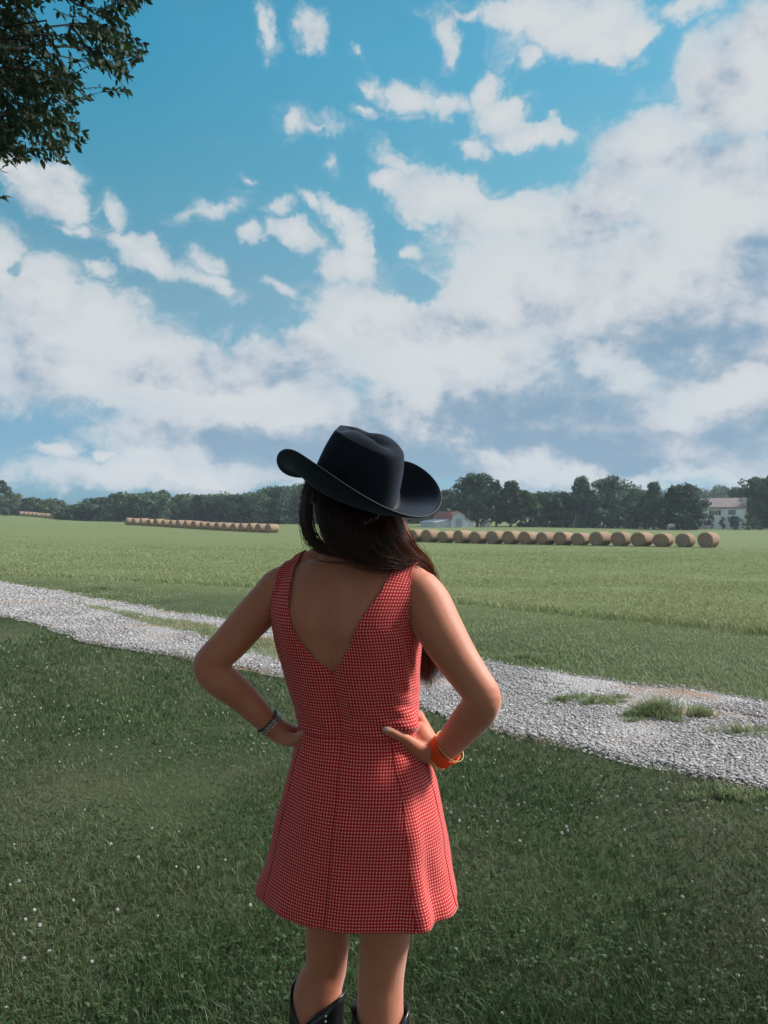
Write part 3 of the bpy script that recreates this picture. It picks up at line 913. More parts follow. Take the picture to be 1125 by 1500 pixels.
        # hands
    # right hand: thumb on the back, fingers forward round the waist
    def tw(*q, n=None):
        rows = [pr(*p) for p in q]
        add_round_tube(bm, catmull(rows, n or 5 * len(rows)), 14)
    tw((648, 1100, 1.66, 17), (634, 1096, 1.668, 18), (622, 1086, 1.675, 17), (616, 1072, 1.69, 15))
    tw((648, 1102, 1.66, 16), (632, 1103, 1.662, 16), (616, 1097, 1.662, 15), (609, 1088, 1.668, 13))
    tw((640, 1102, 1.655, 14), (622, 1102, 1.645, 13), (606, 1092, 1.630, 11), (592, 1081, 1.615, 8), (580, 1075, 1.606, 7.2), (568, 1070, 1.600, 6.4), (564, 1068.5, 1.600, 5.4))
    tw((630, 1090, 1.67, 15), (622, 1070, 1.70, 11.5), (616, 1055, 1.725, 9))
    tw((618, 1056, 1.715, 7), (614, 1046, 1.755, 6.2), (600, 1042, 1.80, 5.6), (580, 1043, 1.828, 5.2))
    tw((620, 1070, 1.71, 7), (617, 1062, 1.755, 6.2), (602, 1057, 1.805, 5.8), (578, 1057, 1.836, 5.2))
    tw((618, 1084, 1.70, 7), (617, 1078, 1.750, 6.2), (604, 1073, 1.803, 5.8), (583, 1072, 1.836, 5.2))
    tw((613, 1094, 1.69, 6.5), (614, 1091, 1.735, 5.8), (606, 1088, 1.780, 5.2), (592, 1086, 1.808, 4.8))
    # left hand
    tw((404, 1066, 1.74, 16), (415, 1072, 1.745, 15.5), (427, 1076, 1.755, 14.5), (437, 1077, 1.772, 13))
    tw((403, 1070, 1.74, 14), (415, 1078, 1.742, 13), (428, 1082, 1.748, 11), (437, 1083, 1.757, 10))
    tw((408, 1074, 1.735, 12), (422, 1083, 1.722, 10.5), (434, 1082, 1.706, 9), (441, 1079, 1.688, 7), (445, 1075, 1.676, 6), (448, 1071, 1.668, 5.0))
    tw((436, 1068, 1.775, 6.5), (443, 1064, 1.800, 6), (458, 1062, 1.820, 5.6), (478, 1064, 1.832, 5.2))
    tw((437, 1076, 1.775, 6.5), (444, 1075, 1.802, 6), (460, 1075, 1.824, 5.6), (482, 1077, 1.836, 5.2))
    tw((437, 1083, 1.770, 6.2), (443, 1085, 1.800, 5.8), (458, 1087, 1.822, 5.4), (477, 1089, 1.835, 5))
    tw((434, 1089, 1.760, 5.6), (440, 1094, 1.788, 5.2), (452, 1098, 1.812, 4.8), (466, 1100, 1.826, 4.6))

    me = bpy.data.meshes.new('body'); bm.to_mesh(me); bm.free()
    o = bpy.data.objects.new('body', me); link(o, root)
    md = o.modifiers.new('r', 'REMESH'); md.mode = 'VOXEL'; md.voxel_size = 0.0038; md.adaptivity = 0
    ms = o.modifiers.new('s', 'SMOOTH'); ms.factor = 0.5; ms.iterations = 5
    dg = bpy.context.evaluated_depsgraph_get()
    new = bpy.data.meshes.new_from_object(o.evaluated_get(dg))
    o.modifiers.clear(); o.data = new; new.name = 'body'
    # skin
    m = Mat('skin', .58, .35)
    mot = m.noise(9, 5, .6); fine = m.noise(60, 4, .6)
    c = m.ramp(mot, [(.3, (.47, .15, .070)), (.7, (.59, .215, .115))])
    c = m.mix(m.math('MULTIPLY', fine, .25), c, (.42, .15, .08))
    vo = m.N.new('ShaderNodeTexVoronoi'); vo.inputs['Scale'].default_value = 16; m.L.new(m.pos(), vo.inputs['Vector'])
    mole = m.math('LESS_THAN', vo.outputs['Distance'], .035)
    sc3 = m.N.new('ShaderNodeSeparateColor'); m.L.new(vo.outputs['Color'], sc3.inputs[0])
    mole = m.math('MULTIPLY', mole, m.math('LESS_THAN', sc3.outputs[0], .25))
    c = m.mix(m.math('MULTIPLY', mole, .7), c, (.12, .05, .03))
    c = m.mix(m.math('MULTIPLY', m.noise(26, 5, .65), .38), c, (.30, .085, .04))
    m.color(c)
    m.b.inputs['Sheen Weight'].default_value = 0.40
    m.b.inputs['Sheen Roughness'].default_value = 0.45
    m.b.inputs['Subsurface Weight'].default_value = 0.35
    m.b.inputs['Subsurface Radius'].default_value = (1.0, .28, .14)
    m.b.inputs['Subsurface Scale'].default_value = 0.022
    m.bump(m.noise(330, 4, .7), .3, .0009)
    lip = simple('lip_skin', (.42, .13, .11), .4)
    nail_p = Mat('nail_polish_pale', .25, .5).color((.50, .36, .26)).m
    nail_d = Mat('nail_polish_dark', .2, .5).color((.16, .16, .13)).m
    for x in (m.m, nail_p, nail_d, lip): new.materials.append(x)
    nr, nl = P(565.5, 1068.5, 1.592), P(448.5, 1070, 1.662)
    ax_r = (P(564, 1068, 1.59) - P(572, 1071.5, 1.595)).normalized()
    mouth = H(0, .092, -.061)
    for p in new.polygons:
        p.use_smooth = True
        c = p.center
        dr = c - nr
        if dr.length < .0085 and abs(dr.dot(Vector((0, 0, 1)))) < .0042 and p.normal.y < -.15: p.material_index = 1
        dl = c - nl
        if dl.length < .0070 and p.normal.y < .2 and p.normal.z > -.3: p.material_index = 2
        dm = c - mouth
        if dm.length < .028 and abs(dm.z) < .010 and abs(dm.dot(HR)) < .024: p.material_index = 3
    bb = bmesh.new(); bb.from_mesh(new)
    full = BVHTree.FromBMesh(bb); bb.free()
    # eyes
    ew = Mat('eye_white', .15, .5).color((.7, .68, .65)).m; ei = Mat('eye_iris', .15, .5).color((.06, .03, .015)).m
    for s in (-1, 1):
        bm2 = bmesh.new()
        bmesh.ops.create_uvsphere(bm2, u_segments=16, v_segments=10, radius=.0115)
        eo = bm_obj('eye', bm2, [ew, ei], root, True)
        eo.matrix_basis = Matrix.Translation(H(s * .030, .0805, .004)) @ HF.to_track_quat('Z', 'Y').to_matrix().to_4x4()
        for p in eo.data.polygons:
            if p.center.z > .0095: p.material_index = 1
    return torso_bvh, full


def ring_ray(bvh, z, th, off):
    cx, cy, a, b = trunk(z)
    c = Vector((cx, cy, z))
    g = trunk_pt(z, th)
    d = (g - c); d.z = 0; L_ = d.length; d.normalize()
    hit, nrm, _, _ = bvh.ray_cast(c + d * (L_ + .12), -d)
    if hit is None: hit, nrm = g, d
    return hit + d * off


def build_dress(root, tb, fb):
    SEAMS = [-130, -90, -50, 0, 50, 90, 130, 180]
    bm = bmesh.new()
    uvl = bm.loops.layers.uv.new('cloth')
    store = {}        # vert -> (angle, length along cloth)
    off = .0045
    inner_z = [1.03, 1.100, 1.166, 1.198, 1.241, 1.2916, 1.335, 1.363, 1.388, 1.45]
    inner_x = [0, 0, 0, .029, .061, .083, .1015, .110, .1165, .118]
    outer_z = [1.26, 1.272, 1.30, 1.33, 1.36, 1.45]
    outer_x = [.163, .1625, .160, .158, .156, .152]
    fin_z = [1.18, 1.235, 1.245, 1.27, 1.30, 1.34]
    fin_x = [0, 0, .045, .078, .096, .110]
    M = 26
    ZW = 1.03
    ZA = 1.262

    def th_from_lx(z, lx):
        cx, cy, a, b = trunk(z)
        return math.asin(min(1, lx / a) ** (2.35 / 2)) if lx > 0 else 0.0
    def back_pt(z, s, th):
        g = ring_ray(tb, z, s * th, off)
        cx, cy, a, b = trunk(z)
        lx = a * math.sin(th) ** (2 / 2.35)
        hit, nrm, _, _ = tb.ray_cast(local(z, s * lx, -.5), FW)
        if hit is None: return g
        w = min(1, max(0, (math.radians(68) - th) / .25))
        return g.lerp(hit - FW * off, w)
    inner_f = catmull(list(zip(inner_z, inner_x)), 120); inner_z, inner_x = list(inner_f[:, 0]), list(np.maximum(0, inner_f[:, 1]))
    verts_half = {}
    weld = []
    for s in (1, -1):
        rows = []
        vlen = 0
        zz = np.linspace(ZW, ZA, 30)
        for z in zz:                                   # back, waist to armpit
            t0 = th_from_lx(z, float(np.interp(z, inner_z, inner_x)))
            rows.append(([back_pt(z, s, t0 + (math.pi / 2 - t0) * k / M) for k in range(M + 1)], z,
                         [s * (t0 + (math.pi / 2 - t0) * k / M) for k in range(M + 1)]))
        z0 = 1.34
        def cast(lx, org, d, z):
            hit, nrm, _, _ = fb.ray_cast(org, d)
            if hit is None: hit, nrm = org - d * -.42, -d
            return hit + nrm * off
        for z in np.linspace(ZA, z0, 9)[1:]:           # back, armpit up
            a, b = float(np.interp(z, inner_z, inner_x)), float(np.interp(z, outer_z, outer_x))
            pts, ang = [], []
            for k in range(M + 1):
                lx = a + (b - a) * k / M
                o = local(z, s * lx, -.5)
                pts.append(cast(lx, o, FW, z)); ang.append(s * th_from_lx(z, lx))
            rows.append((pts, z, ang))
        topz = z0
        for al in np.linspace(10, 170, 17):            # over the shoulder
            f = al / 180
            zq = z0 + .055 * math.sin(R(al))
            a = float(np.interp(zq, inner_z, inner_x)) * (1 - f) + .113 * f; b = float(np.interp(zq, outer_z, outer_x))
            pts, ang = [], []
            for k in range(M + 1):
                lx = a + (b - a) * k / M
                dr = FW * -math.cos(R(al)) + Vector((0, 0, math.sin(R(al))))
                o = local(z0, s * lx, 0) + dr * .5
                pts.append(cast(lx, o, -dr, z0)); ang.append(s * th_from_lx(1.34, lx))
            topz += .011
            rows.append((pts, topz, ang))
        for z in np.linspace(z0, ZA, 9)[:-1]:
            a, b = float(np.interp(z, fin_z, fin_x)), float(np.interp(z, outer_z, outer_x))
            pts, ang = [], []
            for k in range(M + 1):
                lx = a + (b - a) * k / M
                o = local(z, s * lx, .5)
                pts.append(cast(lx, o, -FW, z)); ang.append(s * (math.pi - th_from_lx(z, lx)))
            rows.append((pts, z, ang))
        for z in zz[::-1]:
            t0 = th_from_lx(z, float(np.interp(z, fin_z, fin_x)))
            T = [s * (math.pi - (t0 + (math.pi / 2 - t0) * k / M)) for k in range(M + 1)]
            rows.append(([ring_ray(tb, z, t, off + .001) for t in T], z, T))
        grid = []
        for pts, z, ang in rows:
            r_ = []
            for p, a in zip(pts, ang):
                v = bm.verts.new(p); store[v] = (a, z); r_.append(v)
            grid.append(r_)
        for i in range(len(grid) - 1):
            for k in range(M):
                q = (grid[i][k], grid[i][k + 1], grid[i + 1][k + 1], grid[i + 1][k])
                bm.faces.new(q if s > 0 else q[::-1])
        verts_half[s] = grid
    # skirt: px rows -> left and right edge
    SK = np.array([(1.030, 441, 609), (1.000, 439, 617), (.970, 434, 624), (.916, 426, 637), (.86, 416, 646), (.81, 407, 652), (.76, 399, 657), (.719, 392, 661), (.69, 384, 666), (.665, 380, 669)])[::-1]
    NA = 4 * M
    prev = []
    angs = [(-math.pi + 2 * math.pi * k / NA) for k in range(NA)]
    rws = []
    zz = np.linspace(ZW, .668, 60)
    for i, z in enumerate(zz):
        l = float(np.interp(z, SK[:, 0], SK[:, 1])); r = float(np.interp(z, SK[:, 0], SK[:, 2]))
        g = (ZW - z) / (ZW - .648)
        b = float(np.interp(g, [0, .3, .45, 1], [.0995, .138, .150, .170]))
        X0, X1 = (l - CX) / FPX * 1.735, (r - CX) / FPX * 1.665
        hw = (X1 - X0) / 2; cx = (X0 + X1) / 2
        a = math.sqrt(max(1e-6, (hw ** 2 - (b * math.sin(PSI)) ** 2))) / math.cos(PSI)
        e = 2.35 - .25 * g
        ring = []
        for th in angs:
            s_, c_ = math.sin(th), math.cos(th)
            deg = math.degrees(th)
            def B(c, w): return math.exp(-((deg - c) / w) ** 2)
            fold = g ** 1.5 * (.016 * B(53, 9) - .016 * B(66, 7) + .008 * B(90, 12) - .010 * B(22, 14) + .006 * B(-12, 14) - .008 * B(-38, 12) + .007 * B(-62, 10) - .006 * B(-84, 8) + .010 * B(130, 10) - .01 * B(150, 10) + .010 * B(-120, 12) - .008 * B(-150, 12) - .004 * B(105, 6))
            fold += min(1, g * 5) * (.0035 * math.sin(th * 7 + z * 9) * g + .0025 * mnoise.noise(Vector((s_ * 3, c_ * 3, z * 9))))
            lx = (a + fold) * math.copysign(abs(s_) ** (2 / e), s_); ly = -(b + fold) * math.copysign(abs(c_) ** (2 / e), c_)
            p = Vector((cx, 1.708 - .004 * g, z)) + RT * lx + FW * ly
            v = bm.verts.new(p); store[v] = (th, z); ring.append(v)
        rws.append(ring)
    # waist row takes the bodice's own positions
    def bod(th):
        s = 1 if th >= 0 else -1
        a = abs(th)
        g = verts_half[s]
        if a <= math.pi / 2: return g[0][round(a / (math.pi / 2) * M)]
        return g[-1][round((math.pi - a) / (math.pi / 2) * M)]
    for k, th in enumerate(angs):
        w = bod(th).co
        for i in range(14):
            f = (1 - i / 14) ** 1.5
            d = w - rws[0][k].co if i == 0 else dd
            if i == 0: dd = w - rws[0][k].co; d = dd.copy()
            rws[i][k].co += dd * f
    for i in range(len(rws) - 1):
        for k in range(NA):
            k2 = (k + 1) % NA
            bm.faces.new((rws[i][k], rws[i + 1][k], rws[i + 1][k2], rws[i][k2]))
    # UVs in metres, true lengths along the cloth, panel by panel
    uval = {}
    for s in (1, -1):
        for r_ in verts_half[s]:
            th_i = abs(store[r_[0]][0]); p0 = r_[0].co
            cx_, cy_, _, _ = trunk(min(p0.z, 1.40))
            acc = abs((p0 - Vector((cx_, cy_, p0.z))).dot(RT)) if 1e-3 < th_i < math.pi - 1e-3 else 0.0
            prev_ = p0
            for v in r_:
                acc += (v.co - prev_).length; prev_ = v.co
                uval[v] = s * acc
    for ring in rws:
        mid_ = NA // 2
        arc = [0.0] * (NA + 1)
        for k in range(mid_ + 1, NA + 1): arc[k] = arc[k - 1] + (ring[k % NA].co - ring[k - 1].co).length
        for k in range(mid_ - 1, -1, -1): arc[k] = arc[k + 1] - (ring[k].co - ring[k + 1].co).length
        for k, v in enumerate(ring): uval[v] = (arc, k)
    PB = [(-180, -130), (-130, -90), (-90, -50), (-50, 50), (50, 90), (90, 130), (130, 180)]
    for f in bm.faces:
        an = [store[v][0] for v in f.verts]
        wrap = max(an) - min(an) > math.pi
        if wrap: an = [q if q > 0 else q + 2 * math.pi for q in an]
        ma = math.degrees(sum(an) / 4)
        for p0_, p1_ in PB:
            if p0_ <= ma <= p1_: break
        pc = (p0_ + p1_) / 2
        for lp in f.loops:
            v = lp.vert; q = uval[v]
            if isinstance(q, tuple):
                arc, k = q
                if wrap and k == 0: k = NA
                pk = (pc + 180) / 360 * NA
                i0_ = int(pk); ref = arc[i0_] + (arc[min(NA, i0_ + 1)] - arc[i0_]) * (pk - i0_)
                u_ = arc[k] - ref
            else:
                u_ = q
            lp[uvl].uv = (u_ + 10, store[v][1])
    bmesh.ops.remove_doubles(bm, verts=bm.verts, dist=.0012)
    bm.normal_update()
    # puckers round the thumb and the waist of her right side, creases across the small of the back
    for v in bm.verts:
        th, zc = store[v]; z = v.co.z
        deg = math.degrees(th)
        if z > 1.40 or zc > 1.345: continue
        n = v.normal
        push = 0
        g = math.exp(-((z - 1.045) / .030) ** 2)
        push += .0030 * g * math.sin((z * 150) + deg * .09)
        # bulge of cloth bunched above the hand
        if 20 < deg < 110:
            e1 = math.exp(-((deg - 74) / 17) ** 2) * math.exp(-((z - 1.055) / .026) ** 2)
            push += .016 * e1
            e2 = math.exp(-((deg - 62) / 22) ** 2) * math.exp(-((z - 1.10) / .05) ** 2)
            push += .0048 * e2 * math.sin((z - 1.05) * 210 + (deg - 60) * .13)
            push += .004 * math.exp(-((deg - 75) / 20) ** 2) * math.exp(-((z - 1.2) / .07) ** 2) * math.sin(deg * .35 + z * 40)
        push += .0034 * mnoise.noise(Vector((math.sin(th) * 4, math.cos(th) * 4, z * 16)))
        push += .0042 * math.exp(-((z - 1.06) / .06) ** 2) * mnoise.noise(Vector((math.sin(th) * 3, 5 + math.cos(th) * 2, z * 46 + th * 3)))
        if z < 1.03: push -= .0016 * (math.exp(-((abs(deg) - 50) / 2.2) ** 2) + math.exp(-((abs(deg) - 90) / 2.2) ** 2))
        push -= .0012 * math.exp(-(deg / 2.2) ** 2) + .0014 * math.exp(-((z - 1.03) / .004) ** 2)
        v.co += n * push
    m = Mat('gingham_cotton', .85, .15)
    uv = m.N.new('ShaderNodeUVMap'); uv.uv_map = 'cloth'
    sp = m.N.new('ShaderNodeSeparateXYZ'); m.L.new(uv.outputs[0], sp.inputs[0])
    per = .0063
    def stripe(s):
        f = m.math('FRACT', m.math('MULTIPLY', s, 1 / per))
        t = m.math('ABSOLUTE', m.math('SUBTRACT', f, .5))
        r = m.N.new('ShaderNodeMapRange'); r.interpolation_type = 'SMOOTHSTEP'
        m.L.new(t, r.inputs[0]); r.inputs[1].default_value = .15; r.inputs[2].default_value = .26
        r.inputs[3].default_value = 1; r.inputs[4].default_value = 0
        return r.outputs[0]
    a, b = stripe(sp.outputs[0]), stripe(sp.outputs[1])
    both = m.math('MULTIPLY', a, b)
    one = m.math('MAXIMUM', a, b)
    c = m.mix(one, (.42, .007, .010), (.52, .020, .020))
    c = m.mix(both, c, (.74, .38, .32))
    m.color(c)
    m.bump(m.math('ADD', m.noise(900, 3, .6), both), .25, .0006)
    m.b.inputs['Sheen Weight'].default_value = .15
    # stitched seam lines, read off the cloth before it becomes a mesh
    lines = []
    for th0 in (0, 50, -50, 90, -90):
        best = {}
        for v in bm.verts:
            t_, z_ = store[v]
            if z_ > (1.165 if th0 == 0 else 1.03) or z_ < .672: continue
            d_ = abs(math.degrees(t_) - th0)
            if d_ < 2.5:
                kz = round(z_, 4)
                if kz not in best or d_ < best[kz][0]: best[kz] = (d_, v.co + v.normal * .0022)
        lines.append([(*best[q][1], .0007) for q in sorted(best)])
    wl = sorted([(store[v][0], v.co + v.normal * .0020) for v in bm.verts if abs(store[v][1] - ZW) < 1e-5], key=lambda q: q[0])
    lines.append([(*p, .0006) for _, p in wl])
    me = bpy.data.meshes.new('dress'); bm.to_mesh(me); bm.free()
    me.materials.append(m.m)
    for p in me.polygons: p.use_smooth = True
    o = bpy.data.objects.new('dress', me); link(o, root)
    sm = o.modifiers.new('sm', 'SMOOTH'); sm.factor = .4; sm.iterations = 2
    sd = o.modifiers.new('so', 'SOLIDIFY'); sd.thickness = .0016; sd.offset = 1
    tag(o, 'sleeveless red and white gingham mini dress with a low V back')
    thread = simple('seam_thread', (.27, .008, .012), .9)
    for ln in lines:
        if len(ln) < 4: continue
        bmz = bmesh.new(); add_tube(bmz, ln, 5); bm_obj('seam', bmz, thread, o, True)
    return o


def build_hat(root):
    m = Mat('black_felt', .95, .12)
    n = m.noise(60, 5, .65, m.obj())
    m.color(m.ramp(n, [(.3, (.007, .0085, .012)), (.7, (.012, .0145, .020))]))
    m.b.inputs['Sheen Weight'].default_value = .14
    m.b.inputs['Sheen Roughness'].default_value = .4
    m.b.inputs['Sheen Tint'].default_value = (.45, .6, .9, 1)
    m.bump(m.noise(500, 3, .7, m.obj()), .3, .0006)
    hat = empty('cowboy_hat'); hat.parent = root
    cxp = Vector((-.068, 1.715, 1.552))
    yaw, pitch, roll = HAT_YAW, HAT_PITCH, HAT_ROLL
    M4 = Matrix.Translation(cxp) @ Matrix.Rotation(yaw, 4, 'Z') @ Matrix.Rotation(roll, 4, 'Y') @ Matrix.Rotation(pitch, 4, 'X')
    hat.matrix_basis = M4
    # crown
    bm = bmesh.new()
    NS = 72
    ax, ay, H0 = .095, .108, .147

    def top(x, y):
        z = H0 - .018 * (x / .07) ** 2 - .010 * (abs(y) / .09) ** 3
        z += .006 * (y / .09)
        fr = 1 / (1 + math.exp(-(y - .0) / .02))
        z -= .030 * math.exp(-(x / .021) ** 2) * (1 - .35 * max(0, -y / .08)) * (1 - math.exp(-((y + .105) / .04) ** 2))
        for s in (-1, 1):
            z -= .024 * math.exp(-((x - s * .045) / .022) ** 2 - ((y - .055) / .032) ** 2)
        return z
    rings = []
    for i in range(26):                      # wall
        f = i / 25
        z = f * .124
        ka = 1 - .17 * f - .08 * f ** 4; kb = 1 - .045 * f - .09 * f ** 5
        ring = []
        for k in range(NS):
            t = 2 * math.pi * k / NS
            x, y = ax * ka * math.sin(t), ay * kb * math.cos(t)
            pinch = math.exp(-((abs(t if t < math.pi else 2 * math.pi - t) - .62) / .28) ** 2) * f ** 2
            x *= 1 - .16 * pinch; y *= 1 - .06 * pinch
            x *= 1 - .05 * f * max(0, math.cos(t))
            ring.append((x, y, z + .004 * f * math.cos(t)))
        rings.append(ring)
    last = rings[-1]
    for j in range(1, 15):                   # over the edge to the crease
        q = j / 15
        ring = []
        for k, (x, y, z) in enumerate(last):
            rr = 1 - q ** 1.4
            X, Y = x * rr, y * rr
            zt = top(X, Y)
            w = min(1, (1 - rr) / .26); w = math.sin(w * math.pi / 2)
            ring.append((X, Y, z * (1 - w) + zt * w))
        rings.append(ring)
    R_ = [[bm.verts.new(p) for p in ring] for ring in rings]
    for i in range(len(R_) - 1):
        for k in range(NS):
            bm.faces.new((R_[i][k], R_[i][(k + 1) % NS], R_[i + 1][(k + 1) % NS], R_[i + 1][k]))
    bm.faces.new(R_[-1])
    bmesh.ops.recalc_face_normals(bm, faces=bm.faces)
    cr = bm_obj('crown', bm, m.m, hat, True)
    s = cr.modifiers.new('sm', 'SMOOTH'); s.factor = .5; s.iterations = 9
    s = cr.modifiers.new('s', 'SUBSURF'); s.levels = 1; s.render_levels = 1

    def brim_pt(t, r):
        sx, cy = math.sin(t), math.cos(t)
        # inner to outer oval
        ox, oy = .166, .210
        Rr = r ** .9
        x = (ax * (1 - r) + ox * r) * sx
        y = (ay * (1 - r) + oy * r) * cy
        L_ = abs(sx) ** 2.0
        z = .074 * L_ * r ** 1.7 - (.048 if cy > 0 else -.031) * (1 - L_) * r ** 1.6
        return Vector((x, y, z + .001))
    bm = bmesh.new()
    NR = 16
    g = [[bm.verts.new(brim_pt(2 * math.pi * k / NS, i / NR)) for k in range(NS)] for i in range(NR + 1)]
    for i in range(NR):
        for k in range(NS):
            bm.faces.new((g[i][k], g[i + 1][k], g[i + 1][(k + 1) % NS], g[i][(k + 1) % NS]))
    bmesh.ops.recalc_face_normals(bm, faces=bm.faces)
    br = bm_obj('brim', bm, m.m, hat, True)
    so = br.modifiers.new('so', 'SOLIDIFY'); so.thickness = .004; so.offset = 0
    sb = br.modifiers.new('s', 'SUBSURF'); sb.levels = 1; sb.render_levels = 1
    # stitched edge binding
    bm = bmesh.new()
    pts = [(*brim_pt(2 * math.pi * k / 96, 1.0), .0016) for k in range(97)]
    add_tube(bm, pts, 8, caps=False)
    eb = Mat('felt_binding', .6, .3).color((.006, .007, .010)).m
    bm_obj('brim_binding', bm, eb, hat, True)
    # narrow self band
    bm = bmesh.new()
    for z0_, z1_ in ((.004, .020),):
        a_ = [bm.verts.new((ax * 1.012 * math.sin(2 * math.pi * k / 64), ay * 1.012 * math.cos(2 * math.pi * k / 64), z0_)) for k in range(64)]
        b_ = [bm.verts.new((ax * 1.000 * math.sin(2 * math.pi * k / 64), ay * 1.004 * math.cos(2 * math.pi * k / 64), z1_)) for k in range(64)]
        for k in range(64): bm.faces.new((a_[k], a_[(k + 1) % 64], b_[(k + 1) % 64], b_[k]))
    bm.free()
    tag(hat, 'black felt cowboy hat with a creased crown and curled brim')


HAT_YAW, HAT_PITCH, HAT_ROLL = .727, .412, .027


def build_hair(root):
    G = [  # s, guide
        [(452, 700, 1.70), (444, 730, 1.70), (442, 765, 1.69), (452, 793, 1.68), (474, 806, 1.66), (510, 812, 1.635), (560, 816, 1.635), (600, 819, 1.66), (628, 836, 1.735), (636, 880, 1.80), (640, 950, 1.815), (648, 995, 1.81)],
        [(462, 702, 1.66), (457, 735, 1.65), (462, 770, 1.645), (478, 800, 1.635), (515, 814, 1.625), (562, 819, 1.625), (602, 820, 1.66), (626, 838, 1.735), (630, 880, 1.80), (634, 950, 1.815), (640, 1003, 1.81)],
        [(478, 700, 1.64), (474, 740, 1.63), (480, 778, 1.625), (502, 806, 1.615), (540, 820, 1.615), (580, 823, 1.635), (607, 822, 1.68), (624, 840, 1.745), (626, 880, 1.80), (628, 950, 1.815), (634, 1007, 1.81)],
        [(500, 705, 1.63), (498, 745, 1.62), (505, 785, 1.61), (530, 813, 1.61), (565, 824, 1.615), (592, 824, 1.645), (609, 822, 1.69), (620, 840, 1.75), (622, 880, 1.80), (622, 950, 1.815), (627, 1008, 1.81)],
        [(525, 715, 1.625), (527, 755, 1.61), (537, 792, 1.60), (558, 817, 1.605), (585, 825, 1.63), (604, 824, 1.67), (614, 826, 1.71), (622, 845, 1.755), (620, 880, 1.80), (618, 950, 1.815), (620, 1006, 1.81)],
        [(550, 722, 1.625), (555, 760, 1.61), (566, 793, 1.61), (585, 814, 1.63), (602, 822, 1.665), (613, 824, 1.70), (620, 832, 1.735), (628, 850, 1.77), (626, 885, 1.80), (624, 950, 1.815), (618, 990, 1.81)],
        [(571, 728, 1.63), (577, 762, 1.62), (587, 792, 1.63), (602, 812, 1.655), (616, 822, 1.69), (623, 830, 1.73), (628, 845, 1.765), (636, 880, 1.80), (640, 920, 1.815), (646, 955, 1.82), (654, 990, 1.82)],
        [(586, 738, 1.66), (591, 768, 1.655), (599, 795, 1.665), (611, 815, 1.69), (625, 828, 1.725), (631, 842, 1.76), (640, 870, 1.80), (648, 905, 1.815), (650, 935, 1.82), (652, 960, 1.82), (662, 990, 1.82)],
    ]
    for gi in range(2, 8):      # roots sit up inside the crown
        g = G[gi]
        x0, y0, d0 = g[0]; g[0] = (x0 + (0, 0, 2, 2, 0, -4, -8, -12)[gi], max(y0, 722) + gi, d0 + (0, 0, .03, .05, .065, .07, .06, .03)[gi])
        x1, y1, d1 = g[1]; g[1] = (x1, y1 + 9, d1 + (0, 0, -.004, .004, .022, .026, .02, .012)[gi])
    K = 26
    C = []
    for g in G:
        c = catmull(g, K)
        C.append(np.array([P(*r) for r in c]))
    C = np.array(C)                       # guides x K x 3
    ns = 5200
    s = rng.uniform(0, 1, ns) ** 1.0 * (len(G) - 1)
    # thin out the gap behind the loose front lock
    gap = (s > .45) & (s < 1.55) & (rng.uniform(0, 1, ns) < .95)
    s = np.where(gap, rng.uniform(1.6, 7.0, ns), s)
    i = np.clip(s.astype(int), 0, len(G) - 2); f = (s - i)[:, None, None]
    base = C[i] * (1 - f) + C[i + 1] * f
    u = np.linspace(0, 1, K)
    off = rng.normal(0, 1, (ns, 1, 3)) * np.array([.0045, .007, .0055])
    deep = rng.uniform(0, 1, (ns, 1, 1)) ** 1.3
    depth = deep * np.interp(u, [0, .35, .55, .75, 1], [.045, .04, .006, .002, 0])[None, :, None] * np.array([.1, 1, 0])
    wave = np.stack([np.sin(u[None] * 9 + rng.uniform(0, 6.28, (ns, 1))), np.cos(u[None] * 7 + rng.uniform(0, 6.28, (ns, 1))), np.sin(u[None] * 8 + rng.uniform(0, 6.28, (ns, 1)))], -1) * np.interp(u, [0, .3, 1], [.0005, .0018, .0035])[None, :, None]
    spread = np.interp(u, [0, .35, .5, .62, 1], [1, .9, .55, .7, 1.25])[None, :, None]
    pts = base + off * spread * (1 + np.where(rng.uniform(0, 1, (ns, 1, 1)) < .14, 1.1, 0.0) * np.clip((u[None, :, None] - .12) * 5, 0, 1)) + depth + wave
    # stragglers end early
    tend = np.where(rng.uniform(0, 1, ns) < .25, rng.uniform(.45, .95, ns), rng.uniform(.93, 1.0, ns))
    uu = np.linspace(0, 1, K)[None] * tend[:, None] * (K - 1)
    i0 = np.clip(uu.astype(int), 0, K - 2); ff = (uu - i0)[..., None]
    ar = np.arange(ns)[:, None]
    pts = pts[ar, i0] * (1 - ff) + pts[ar, i0 + 1] * ff
    rad = (.00042 * rng.uniform(.7, 1.5, (ns, 1))) * np.interp(np.linspace(0, 1, K), [0, .8, 1], [1, .8, .15])[None]
    tg = np.gradient(pts, axis=1); tg /= np.linalg.norm(tg, axis=-1, keepdims=True) + 1e-9
    a = np.cross(tg, np.array([.3, .2, .93])); a /= np.linalg.norm(a, axis=-1, keepdims=True) + 1e-9
    b = np.cross(tg, a)
    V = np.stack([pts + (a * math.cos(t) + b * math.sin(t)) * rad[..., None] for t in (0, 2.094, 4.189)], 2)   # ns K 3 3
    idx = np.arange(ns * K * 3).reshape(ns, K, 3)
    F = np.stack([np.stack([idx[:, :-1, q], idx[:, :-1, (q + 1) % 3], idx[:, 1:, (q + 1) % 3], idx[:, 1:, q]], -1) for q in range(3)], 2).reshape(-1, 4)
    tint = np.clip(np.repeat(rng.uniform(0, .75, ns) + np.clip(s - 4.4, 0, 2.6) * .30, K).reshape(ns, K) + np.linspace(-.05, .25, K)[None], 0, 1)  # strands on the right lighter and redder: sunlight put into their colour
    tint = np.repeat(tint.ravel(), 3)
    m = Mat('brown_hair', .42, .5)
